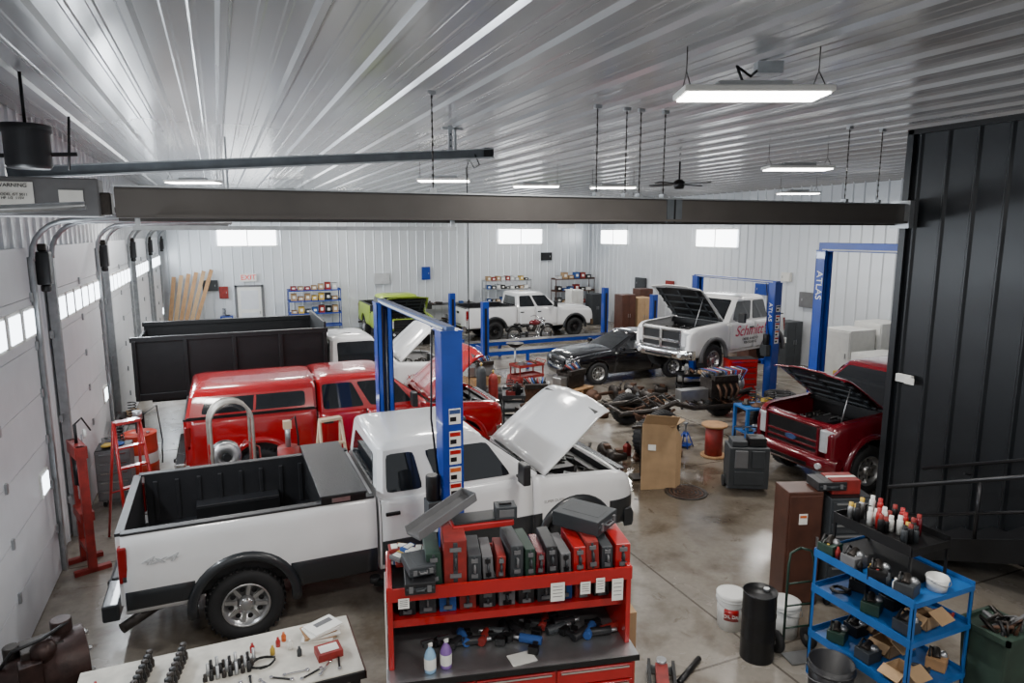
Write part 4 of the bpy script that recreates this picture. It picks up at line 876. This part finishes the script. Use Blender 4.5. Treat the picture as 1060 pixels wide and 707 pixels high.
def part_mesh(k,m_):
    if k==0: return ('parts_tub','plastic tub of small parts',MB().bb(-.1,.1,-.07,.07,0,.012,m_).bb(-.1,-.09,-.07,.07,0,.1,m_).bb(.09,.1,-.07,.07,0,.1,m_).bb(-.1,.1,-.07,-.06,0,.1,m_).bb(-.1,.1,.06,.07,0,.1,m_).sph((0,0,.05),.06,GRIME))
    if k==1: return ('oil_jug','plastic fluid jug with cap',MB().loft([[(-.07,-.05,0),(.07,-.05,0),(.07,.05,0),(-.07,.05,0)],[(-.07,-.05,.2),(.07,-.05,.2),(.07,.05,.2),(-.07,.05,.2)],[(-.02,-.02,.26),(.02,-.02,.26),(.02,.02,.26),(-.02,.02,.26)]],m_).cyl((0,0,.26),(0,0,.29),.025,BLK))
    if k==2: return ('gear_part','greasy round gear part',MB().lathe([(.03,0),(.09,0),(.09,.04),(.05,.05),(.05,.12),(.03,.12)],GRIME,n=14,closed=True))
    if k==3: return ('small_case','small hinged tool case',MB().box(0,0,.05,.26,.18,.09,m_).box(0,-.095,.05,.08,.02,.03,BLK))
    if k==4: return ('exhaust_manifold','rusty curved manifold pipe',MB().tube([(-.18,0,.06),(-.1,.06,.1),(.1,.06,.1),(.18,0,.06)],.035,RUST,8).cyl((-.05,.06,.1),(-.05,-.05,.03),.025,RUST).cyl((.08,.06,.1),(.08,-.05,.03),.025,RUST))
    if k==5: return ('rag','crumpled shop rag',MB().sph((0,0,.03),.09,m_,(1.3,.9,.33)).sph((.06,.05,.03),.06,m_,(1,1,.5)))
    if k==6: return ('coil_spring','dark coil spring',MB().tube([(.07*math.cos(i*.7),.07*math.sin(i*.7),.02+.006*i) for i in range(50)],.011,BLK,6))
    if k==8: return ('gearbox_part','greasy gearbox housing',MB().lathe([(.001,-.2),(.07,-.2),(.09,-.1),(.14,.05),(.15,.16),(.001,.16)],GRIME,(0,0,.15),'x',16).box(-.05,0,.27,.14,.12,.07,RUST))
    if k==9: return ('wheel_hub_part','rusty hub with brake drum',MB().cyl((0,0,.0),(0,0,.12),.16,RUST,n=20).cyl((0,0,.12),(0,0,.22),.06,GRIME).cyl((0,0,.2),(.15,0,.3),.03,GRIME))
    return ('brake_disc','round metal brake disc',MB().lathe([(.06,0),(.15,0),(.15,.025),(.09,.03),(.08,.07),(.06,.07)],RUST,n=20,closed=True))
def scatter(loc,rz,w,d,h,n,seed,short,low=False,big=False):
    rr_=random.Random(seed); c_,s_=math.cos(rz),math.sin(rz)
    nx=max(1,int(math.ceil(math.sqrt(n*w/d)))); ny=max(1,int(math.ceil(n/nx)))
    for i in range(n):
        lx=.1+(i%nx+.4+.2*rr_.random())/nx*(w-.2); ly=.08+(i//nx+.4+.2*rr_.random())/ny*(d-.16); z=loc[2]+(h if (i%4 or not low) else .28)
        p=(loc[0]+lx*c_-ly*s_,loc[1]+lx*s_+ly*c_,z)
        kk=rr_.choice([8,9,4,1,8,9,3]) if big else rr_.randrange(8)
        nm,lb,mb=part_mesh(kk,[GRIME,BUM,RRED,WPL,YEL,BLK,MGREY,CARD,STEEL,DGREY,BLK][rr_.randrange(11)])
        thing(nm,lb+' lying on the '+short,'shop part',p,rr_.random()*3,group='parts on the '+short,mb=mb)
clutterbench('blue work table with parts piled on it',(9.8,10.5,0),-.2,1.2,.55,.8,BLUE2,12,3,'blue table')
clutterbench('grey steel bench with greasy parts beside the chassis',(5.6,12.0,0),.2,1.2,.6,.8,GRIME,14,4,'grey bench')
clutterbench('blue bench with parts against the far wall',(-.1,30.3,0),0,.5,.5,.95,BLUE,3,6,'small blue bench')
clutterbench('dark bench with parts against the far wall',(7.9,30.1,0),0,3.2,.7,1.1,BLK,14,8,'dark wall bench')
clutterbench('cluttered bench beside the overhead door',(-2.0,14.0,0),0,.45,.8,.9,GRIME,6,11,'door-side bench')
clutterbench('yellow-topped bench with parts below the lift',(14.1,11.6,0),0,1.0,.6,.95,YEL,5,21,'yellow bench')
scatter((5.6,10.3,0),0,2.8,1.5,0,14,41,'concrete floor',big=True)
scatter((8.0,13.4,0),0,2.1,.9,0,10,43,'concrete floor',big=True)
scatter((6.5,13.0,0),0,1.1,1.4,0,8,44,'concrete floor',big=True)
scatter((11.1,11.0,0),0,1.0,1.2,0,6,46,'concrete floor',big=True)
scatter((9.6,14.3,0),0,1.6,1.4,0,10,47,'concrete floor',big=True)
scatter((5.4,16.2,0),0,1.3,1.6,0,7,48,'concrete floor',big=True)
def jackstand(loc,mt):
    T=thing('jack_stand','small steel jack stand standing on the floor','jack stand',loc,R.random()*3,group='jack stands')
    m=MB()
    for a in (-1,1):
        for b_ in (-1,1): m.cyl((a*.14,b_*.12,0),(a*.04,b_*.04,.3),.014,mt,n=6)
    obj('stand_base',m.cyl((0,0,.22),(0,0,.32),.05,mt).box(0,0,.05,.26,.22,.01,mt),T); obj('saddle',MB().box(0,0,.4,.03,.03,.2,STEEL).box(0,0,.5,.12,.06,.03,STEEL),T)
for p in ((12.4,13.0),(12.3,10.2),(8.65,11.0)): jackstand((p[0],p[1],0),[RRED,YEL,BLUE][int(p[0]*10)%3])
def gascyl(loc,mt,h=1.3):
    T=thing('gas_cylinder','tall steel gas cylinder standing near the benches','gas cylinder',loc,group='gas cylinders')
    obj('tank',MB().lathe([(.001,0),(.11,0),(.115,.02),(.115,h-.15),(.09,h-.05),(.04,h),(.001,h)],mt,n=20),T); obj('valve',MB().cyl((0,0,h-.01),(0,0,h+.08),.02,YEL).cyl((-.04,0,h+.05),(.04,0,h+.05),.015,STEEL),T)
gascyl((5.5,14.6,0),DGREY); gascyl((5.8,14.6,0),RRED,1.1)
def oildrain(loc):
    T=thing('oil_drainer','wheeled oil drain pan on a tall pole','oil drainer',loc); obj('tank',MB().lathe([(.001,.08),(.24,.08),(.26,.2),(.22,.42),(.06,.46),(.001,.46)],RRED,n=20),T); obj('pole',MB().cyl((0,0,.45),(0,0,1.2),.025,STEEL),T); obj('pan',MB().lathe([(.02,1.2),(.1,1.2),(.26,1.32),(.25,1.33),(.1,1.22),(.02,1.22)],BLK,n=20),T)
    for a in range(3): obj('caster',MB().cyl((.2*math.cos(a*2.1)-.02,.2*math.sin(a*2.1),.04),(.2*math.cos(a*2.1)+.02,.2*math.sin(a*2.1),.04),.04,RUB),T)
oildrain((7.5,17.2,0))
def axle_asm(loc,rz):
    T=thing('axle_assembly','rusty bare axle with hubs lying on the floor','axle',loc,rz); obj('axle_tube',MB().cyl((-.75,0,.22),(.75,0,.22),.045,RUST).sph((.1,0,.2),.18,RUST).cyl((.1,0,.2),(.1,-.3,.22),.07,RUST),T)
    for s in (-1,1): obj('hub',MB().lathe([(.001,0),(.2,0),(.2,.05),(.08,.08),(.001,.1)] if s>0 else [(.001,0),(.2,0),(.2,-.05),(.08,-.08),(.001,-.1)],GRIME,(s*.75,0,.22),'x',18),T)
axle_asm((8.6,14.9,0),.1)
def engine(loc,rz,mt,sc,lab):
    T=thing('engine_block',lab,'engine',loc,rz)
    obj('block',MB().box(0,0,.42,.62,.36,.36,mt).box(0,.17,.62,.58,.14,.12,GRIME).box(0,-.17,.62,.58,.14,.12,GRIME).cyl((.32,0,.4),(.38,0,.4),.15,STEEL).cyl((.32,.12,.62),(.38,.12,.62),.06,ALU).box(-.42,0,.4,.26,.26,.26,ALU),T,bevel=.012)
    h=MB()
    for i in range(9): h.tube([(-.25+.06*i,.1,.66),(-.3+.07*i,0,.8),(-.2+.05*i,-.14,.68)],.016,[BLK,RRED,STEEL,BUM][i%4],5)
    obj('hose',h,T)
    obj('pallet',MB().box(0,0,.2,.95,.7,.03,WOOD).box(-.4,0,.09,.1,.7,.18,WOOD).box(.4,0,.09,.1,.7,.18,WOOD).box(0,0,.09,.1,.7,.18,WOOD),T)
    T.scale=(sc,sc,sc)
engine((8.6,15.9,0),.4,GRIME,1.1,'greasy engine block with hoses on a wooden pallet')
engine((7.1,15.0,0),-.3,RUST,1.0,'rusty engine block on a small wooden pallet')
engine((6.9,18.3,0),.2,MGREY,1.0,'grey engine block on a wooden pallet by the dump truck')
def shopcart(loc,rz,mt,lab,seed):
    T=thing('shop_cart',lab,'cart',loc,rz)
    for x in (-.38,.38):
        for y in (-.22,.22): obj('leg',MB().bb(x-.015,x+.015,y-.015,y+.015,.1,.88,mt),T); obj('caster',MB().cyl((x-.02,y,.05),(x+.02,y,.05),.05,RUB),T)
    for z in (.22,.55,.85): obj('shelf',MB().bb(-.4,.4,-.24,.24,z-.01,z,mt).bb(-.4,.4,-.25,-.24,z-.02,z+.05,mt).bb(-.4,.4,.24,.25,z-.02,z+.05,mt).bb(-.41,-.4,-.25,.25,z-.02,z+.05,mt).bb(.4,.41,-.25,.25,z-.02,z+.05,mt),T)
    obj('push_handle',MB().tube([(.4,-.2,.85),(.5,-.2,.95),(.5,.2,.95),(.4,.2,.85)],.012,mt,6),T)
    c_,s_=math.cos(rz),math.sin(rz); o=(loc[0]-.38*c_+.22*s_,loc[1]-.38*s_-.22*c_,0)
    scatter(o,rz,.76,.44,.855,5,seed,'shop cart')
shopcart((4.9,10.9,0),.5,RRED,'red three-shelf shop cart loaded with parts',71)
shopcart((10.9,13.6,0),-.3,BLK,'black three-shelf shop cart loaded with parts',72)
shopcart((5.85,13.5,0),1.2,DGREY,'dark grey shop cart with parts by the red pickup',74)
shopcart((7.5,16.4,0),.2,RRED,'worn red shop cart with parts near the lift',75)
def tire(loc,r=.36,w=.24,rot=(0,0,0),lab='black rubber tire lying flat on the floor'):
    m=MB().lathe([(r*.58,-w/2+.01),(r*.9,-w/2),(r*.98,-w*.4),(r,-w*.2),(r,w*.2),(r*.98,w*.4),(r*.9,w/2),(r*.58,w/2-.01)],RUB,n=28,closed=True)
    for i in range(26):
        a=2*pi*i/26; m.box(r*math.cos(a),r*math.sin(a),0,.02,.035,w*.8,RUB,(0,0,a))
    return thing('tire',lab,'tire',loc,group='loose tires',mb=m,rot=rot)
tire((6.2,15.3,.13)); tire((6.25,15.32,.39)); tire((12.5,12.3,.13)); tire((12.5,12.32,.39)); tire((5.4,15.6,.13)); tire((7.55,10.75,.4),rot=(pi/2-.1,0,.3),lab='black rubber tire standing upright behind the cardboard')
T=thing('hose_reel_cage','grey steel arch frame with metal hose reel on red base','shop machine',(.02,10.4,0),.15)
a=MB()
for s in (0,.28):
    a.tube([(-.29,s,.3),(-.29,s,1.62)]+[(-.29*math.cos(t),s,1.66+.3*math.sin(t)) for t in [pi*i/12 for i in range(13)]]+[(.29,s,1.62),(.29,s,.3)],.022,DALU,8)
rs=[[(-.3*math.cos(t),0,1.66+.31*math.sin(t)),(-.3*math.cos(t),.28,1.66+.31*math.sin(t)),(-.28*math.cos(t),.28,1.66+.29*math.sin(t)),(-.28*math.cos(t),0,1.66+.29*math.sin(t))] for t in [pi*i/12 for i in range(13)]]
a.loft(rs,DALU,True)
obj('arch',a,T); obj('hose_reel',MB().lathe([(.05,-.1),(.2,-.1),(.22,-.06),(.1,-.05),(.1,.05),(.22,.06),(.2,.1),(.05,.1)],ALU,(-.1,.1,1.15),'y',24,True).cyl((-.1,-.05,1.15),(-.1,.25,1.15),.06,BLK),T)
obj('base_frame',MB().box(0,.14,.25,.8,.5,.08,TRED).box(.3,.1,.8,.05,.05,1.1,TRED).box(-.3,.1,.8,.05,.05,1.1,TRED).box(0,.14,.85,.7,.4,.05,TRED),T)
obj('hose',MB().tube([(-.1+.17*math.cos(i*.5),.02+.003*i,1.15+.17*math.sin(i*.5)) for i in range(50)]+[(.2,.2,1.3),(.38,.1,1.2),(.4,0,.6),(.4,-.1,.05)],.014,RRED,6),T)
for x in (-.35,.35): obj('caster',MB().cyl((x-.03,.14,.1),(x+.03,.14,.1),.1,RUB).box(x,.14,.2,.05,.06,.06,STEEL),T)
TAN=mat('ladder_tan',(.5,.37,.24),.6)
T=thing('fluid_pump','red barrel with tan transfer pump standing between the trucks','pump',(.8,10.55,0)); obj('barrel',MB().lathe([(.001,0),(.16,0),(.17,.3),(.16,.6),(.17,.9),(.16,1.15),(.001,1.15)],RRED,n=20),T); obj('pump_head',MB().cyl((0,0,1.15),(0,0,1.5),.04,STEEL).box(0,0,1.5,.12,.1,.12,TAN).tube([(0,0,1.52),(.12,0,1.62),(.15,0,1.3),(.15,0,1.0)],.015,BLK,6),T)
def stepladder(label,loc,rz,h,mt):
    T=thing('step_ladder',label,'ladder',loc,rz); w=.24
    for s in (-1,1): obj('front_rail',MB().cyl((s*w,-.3,0),(s*w*.7,0,h),.024,mt,n=6),T); obj('rear_rail',MB().cyl((s*w,.35,0),(s*w*.7,.02,h),.02,mt,n=6),T)
    obj('cross_brace',MB().cyl((-w*.9,.2,h*.4),(w*.9,.2,h*.4),.012,mt,n=6),T)
    for i in range(1,int(h/.28)): f_=i*.28/h; obj('step',MB().box(0,-.3+.3*f_,i*.28,2*w*(1-.3*f_),.08,.025,mt),T)
    obj('top_cap',MB().box(0,0,h,.34,.14,.04,mt),T)
stepladder('tan folding step ladder between the trucks',(1.45,10.6,0),.2,1.5,TAN)
stepladder('tall red folding step ladder standing by the overhead door',(-1.35,10.7,0),.5,1.75,TRED)
T=thing('shop_press','narrow dark red hydraulic shop press by the overhead door','press',(-1.85,10.0,0),.35)
obj('press_frame',MB().box(-.0,-.22,.85,.1,.08,1.7,RRED).box(0,.22,.85,.1,.08,1.7,RRED).box(0,0,1.62,.14,.5,.16,RRED).box(0,0,.75,.16,.44,.12,RRED).box(0,0,.3,.1,.44,.06,RRED).box(0,-.22,.03,.42,.08,.06,RRED).box(0,.22,.03,.42,.08,.06,RRED),T)
obj('ram',MB().cyl((0,0,1.6),(0,0,1.15),.07,BLK).cyl((0,0,1.15),(0,0,.95),.035,CHROME).cyl((0,0,1.67),(0,0,1.95),.02,BLK).tube([(0,0,1.95),(.1,.1,2.0),(.2,.15,1.8)],.012,BLK,6),T)
obj('gauge',MB().cyl((.1,.1,1.78),(.13,.1,1.78),.06,WPL).cyl((.08,.1,1.6),(.08,.1,1.78),.01,STEEL),T)
drum('bright red-orange grease drum with pump near the overhead door',(-1.5,13.3,0),.28,.88,mat('drum_red',(.6,.05,.02),.4),WPL)
thing('grease_pump','black air-powered grease pump standing on the red drum','pump',(-1.5,13.3,.88),mb=MB().cyl((0,0,0),(0,0,.25),.05,BLK).cyl((0,0,.25),(0,0,.4),.08,STEEL).tube([(.05,0,.3),(.3,.1,.45),(.35,.1,-.2),(.33,.0,-.6)],.012,BLK,6))
chest('grey steel tool cabinet by the overhead door',(-2.02,12.1,0),0,.5,.5,.95,MGREY,5)
scatter((-2.02,12.1,0),0,.5,.5,.97,4,61,'grey cabinet')
for i in range(6):
    thing('lumber_board','long plank leaning against the far corner wall','board',(-1.85+.22*i,30.2,1.55),mb=MB().box(0,0,0,.15,.04,2.3+.13*i,[WOOD,CARD,WOOD][i%3]),rot=(-.38+.01*i,.12+.04*i,0),group='planks in the corner')
def fillrack(x0,w,y,zs,lab,n=7,sc=1,seed=1):
    rr_=random.Random(seed)
    for z in zs:
        for i in range(n):
            m_=[CARD,WPL,RRED,BUM,DGREY,YEL,BLK,LGREY,CARD][rr_.randrange(9)]; ww=w/n*.8; hh=(.12+.2*rr_.random())*sc
            thing('storage_box',lab,'box',(x0+w/n*(i+.5),y,z+.002),0,group=lab,mb=MB().box(0,0,hh/2,ww,.28,hh,m_).box(0,0,hh-.01,ww+.012,.29,.02,m_).box(0,-.142,hh*.5,ww*.5,.004,hh*.4,PAPER))
rack('blue steel shelving unit with parts against the far wall',(2.6,30.0,0),0,2.2,.55,(.4,.95,1.5,1.95),BLUE)
fillrack(2.7,2.0,30.27,(.95,1.5,1.95),'coloured storage box on the blue shelving',7,seed=2)
rack('brown steel shelving unit with boxes by the far corner',(15.3,30.0,0),0,2.2,.55,(.3,.9,1.5,2.1),BROWN); fillrack(15.4,2.0,30.27,(.9,1.5,2.1),'cardboard storage box on the corner shelving',6,seed=5)
rack('grey steel shelving unit with parts behind the white pickup',(11.6,30.1,0),0,2.4,.5,(.5,1.1,1.7,2.1),GALV); fillrack(11.7,2.2,30.35,(1.1,1.7,2.1),'small storage bin on the grey shelving',9,seed=8,sc=.7)
for i,(x,y,mt,lab,h) in enumerate(((14.9,23.3,BROWN,'tall brown steel locker cabinet',1.9),(15.65,23.3,CARD,'tan wooden storage cabinet',1.75),(16.5,24.4,BROWN,'tall brown cabinet by the wall',2.0),(15.2,28.2,WPL,'white refrigerator near the corner',1.7),(16.2,28.0,DGREY,'dark grey storage cabinet near the corner',1.5),(16.9,18.2,BROWN,'brown cabinet by the white ribbed wall',1.6),(16.9,16.5,DGREY,'dark cabinet by the ribbed wall',1.5),(16.9,19.6,RRED,'worn red cabinet by the ribbed wall',1.3),(16.9,20.9,CARD,'tan cabinet by the ribbed wall',1.5))):
    T=thing('storage_cabinet' if i!=3 else 'refrigerator',lab,'cabinet' if i!=3 else 'refrigerator',(x,y,0)); obj('body',MB().bb(0,.65,0,.6,0,h,mt),T,bevel=.015)
    for q in (0,1):
        D=obj('cabinet_door',MB().bb(.02+q*.31,.32+q*.31,-.02,0,.05,h-.03,mt),T,bevel=.005); obj('door_handle',MB().box(.28+q*.09,-.03,h*.55,.015,.02,.15,STEEL),D)
for i,(x,y,w,h) in enumerate(((15.6,13.0,.95,1.75),(16.65,12.9,1.0,1.9),(15.3,11.8,1.2,1.25),(16.6,11.4,1.1,1.4))):
    T=thing('storage_cabinet','large white painted storage cabinet by the wall','cabinet',(x,y,0),group='white storage cabinets'); obj('body',MB().bb(0,w,0,.9,.08,h,WPL).bb(.05,w-.05,.05,.85,0,.08,WOOD),T,bevel=.01)
    D=obj('cabinet_door',MB().bb(-.02,0,.03,.87,.1,h-.05,WPL),T,bevel=.006); obj('door_handle',MB().box(-.03,.12,h*.6,.02,.02,.14,STEEL),D)
for i,(y,z,w,h,mt) in enumerate(((26.2,2.1,.8,.5,DGREY),(24,2.0,.5,.7,RRED),(18.6,2.4,.6,.4,BLUE),(16.5,2.2,.7,.5,MGREY),(17.5,2.9,.4,.3,PAPER))):
    thing('wall_panel','small panel box mounted on the white ribbed wall','wall panel',(XR-.09,y,z),group='boxes on the wall',mb=MB().box(0,0,0,.1,w,h,mt).box(-.055,0,0,.01,w*.8,h*.8,mt).box(-.065,w*.3,0,.015,.03,.08,STEEL),bevel=.008)
for i,(x,z,w,h,mt) in enumerate(((-.4,2.2,.6,.45,DGREY),(.1,1.9,.35,.5,RRED),(6.8,2.3,.7,.5,LGREY),(8.9,2.5,.4,.6,BLUE),(15.2,3.2,.6,.4,BLK))):
    thing('wall_panel','small panel box mounted on the far ribbed wall','wall panel',(x,YF-.09,z),group='boxes on the wall',mb=MB().box(0,0,0,w,.1,h,mt).box(0,-.055,0,w*.8,.01,h*.8,mt).box(w*.3,-.065,0,.03,.015,.08,STEEL),bevel=.008)
thing('unit_heater','grey ceiling-hung unit heater with louvres','heater',(15.2,28.8,4.9),-.5,mb=MB().box(0,0,0,.8,.5,.6,LGREY).box(0,-.26,.2,.7,.02,.03,DGREY).box(0,-.26,.1,.7,.02,.03,DGREY).box(0,-.26,0,.7,.02,.03,DGREY).box(0,-.26,-.1,.7,.02,.03,DGREY).cyl((-.3,0,.3),(-.3,0,.95),.01,STEEL).cyl((.3,0,.3),(.3,0,.95),.01,STEEL))
# motorcycle
T=thing('motorcycle','black and chrome cruiser motorcycle before the white crew-cab pickup','motorcycle',(11.3,24.4,0),.1)
for x in (-.75,.8):
    w=obj('wheel',MB().lathe([(.27,-.05),(.3,-.06),(.33,0),(.3,.06),(.27,.05)],RUB,ax='y',n=24,closed=True),T,(x,0,.33))
    q=MB().lathe([(.27,-.04),(.25,-.03),(.25,.03),(.27,.04)],CHROME,ax='y',n=24,closed=True).cyl((0,-.07,0),(0,.07,0),.05,CHROME)
    for i in range(12): q.cyl((0,0,0),(.26*math.cos(i*pi/6),0,.26*math.sin(i*pi/6)),.005,CHROME,n=4)
    obj('rim',q,w)
obj('frame',MB().tube([(-.75,.08,.33),(-.3,.1,.4),(.3,.1,.3),(.5,.05,.8),(-.1,.08,.75),(-.75,.1,.6)],.022,BLK,6).tube([(-.75,-.08,.33),(-.3,-.1,.4),(.3,-.1,.3),(.5,-.05,.8),(-.1,-.08,.75),(-.75,-.1,.6)],.022,BLK,6),T)
obj('engine',MB().box(.05,0,.35,.4,.22,.25,CHROME).cyl((.0,0,.45),(-.12,0,.7),.08,GRIME).cyl((.12,0,.45),(.26,0,.7),.08,GRIME),T)
obj('fuel_tank',MB().sph((.22,0,.82),.16,MAROON,(1.7,.85,.8)),T); obj('seat',MB().sph((-.25,0,.74),.14,BLK,(1.5,1,.5)).sph((-.6,0,.8),.12,BLK,(1.4,1,.5)),T)
obj('fork',MB().cyl((.8,.1,.33),(.48,.08,.95),.022,CHROME).cyl((.8,-.1,.33),(.48,-.08,.95),.022,CHROME),T)
obj('handlebar',MB().tube([(.25,.38,1.02),(.38,.3,1.08),(.48,.08,.98),(.48,-.08,.98),(.38,-.3,1.08),(.25,-.38,1.02)],.014,CHROME,6),T)
obj('headlight',MB().sph((.62,0,.9),.09,CHROME),T); obj('fender',MB().tube([(-.75+.37*math.cos(t),0,.36+.37*math.sin(t)) for t in [pi*.1+pi*.75*i/8 for i in range(9)]],.055,BLK,8),T); obj('fender',MB().tube([(.8+.37*math.cos(t),0,.36+.37*math.sin(t)) for t in [pi*.25+pi*.55*i/8 for i in range(9)]],.05,BLK,8),T)
obj('exhaust_pipe',MB().tube([(.25,-.14,.5),(.3,-.17,.25),(-.2,-.18,.22),(-.9,-.18,.28)],.035,CHROME,8),T)
# stairs
T=thing('staircase','black steel staircase with handrails against the dark metal wall','staircase',(0,0,0))
sl=.43; RAILB=mat('black_gloss_rail',(.03,.03,.033),.28,.6,.1)
def sz(y): return sl*(6.2-y)
for i in range(13):
    y=6.0-i*.4; obj('tread',MB().bb(8.45,9.46,y-.2,y+.2,sz(y)-.03,sz(y)+.01,RAILB).bb(8.45,9.46,y+.18,y+.2,sz(y)-.17,sz(y)+.0,BLK),T)
obj('stringer',MB().prism([(6.25,0),(6.2,.12),(.9,sz(.9)+.1),(.9,sz(.9)-.25),(5.8,0)],'x',8.38,8.44,BLK),T)
r=MB().tube([(8.42,6.2,0),(8.42,6.2,.88),(8.42,.9,sz(.9)+.88)],.03,RAILB,8).tube([(8.42,6.2,.45),(8.42,.9,sz(.9)+.45)],.022,RAILB,8)
for i in range(4): y=5.0-i*1.2; r.cyl((8.42,y,sz(y)),(8.42,y,sz(y)+.88),.022,RAILB)
obj('handrail',r,T)
r=MB().tube([(9.38,6.4,.95),(9.38,.9,sz(.9)+.95)],.025,RAILB,8)
for i in range(4): y=5.8-i*1.3; r.cyl((9.38,y,sz(y)+.9),(9.52,y,sz(y)+.86),.012,RAILB)
obj('wall_handrail',r,T)
thing('wall_thermostat','white switch box with papers on the dark wall','switch box',(9.49,6.9,2.2),mb=MB().box(0,0,0,.06,.26,.12,WPL).box(-.03,-.1,-.02,.01,.16,.1,PAPER),bevel=.006)
thing('junction_box','grey conduit box on the dark wall','junction box',(9.48,5.35,4.35),mb=MB().box(0,0,0,.08,.1,.3,LGREY).cyl((0,0,.15),(0,0,1.4),.012,GALV),bevel=.006)
thing('air_hose','black air hose lying across the floor','hose',(4.9,9.2,.012),mb=MB().tube([(0,0,0),(.4,.3,0),(.9,.2,0),(1.2,.5,0),(.9,.8,0),(.4,.7,0),(.2,.9,0)],.01,BLK,6))
# ============ CAMERA / LIGHT ============
cam=bpy.data.cameras.new('Camera'); co=bpy.data.objects.new('Camera',cam); col.objects.link(co)
co.location=(0,0,4.4); co.rotation_euler=(math.radians(90-9.17),0,math.radians(-23.3)); cam.lens=23.77; cam.sensor_width=36; cam.clip_end=200
bpy.context.scene.camera=co
w=bpy.data.worlds.new('World'); bpy.context.scene.world=w; w.use_nodes=True
w.node_tree.nodes['Background'].inputs[0].default_value=(.9,.95,1,1); w.node_tree.nodes['Background'].inputs[1].default_value=.5
for i in range(5):
    y=8.0+5.0*i
    li=bpy.data.lights.new('daylight','AREA'); li.shape='RECTANGLE'; li.size=.3; li.size_y=3.4; li.energy=220; li.color=(.87,.94,1)
    lo=bpy.data.objects.new('window_daylight',li); col.objects.link(lo); lo.location=(XL+.2,y,3.33); lo.rotation_euler=(0,-pi/2,0)
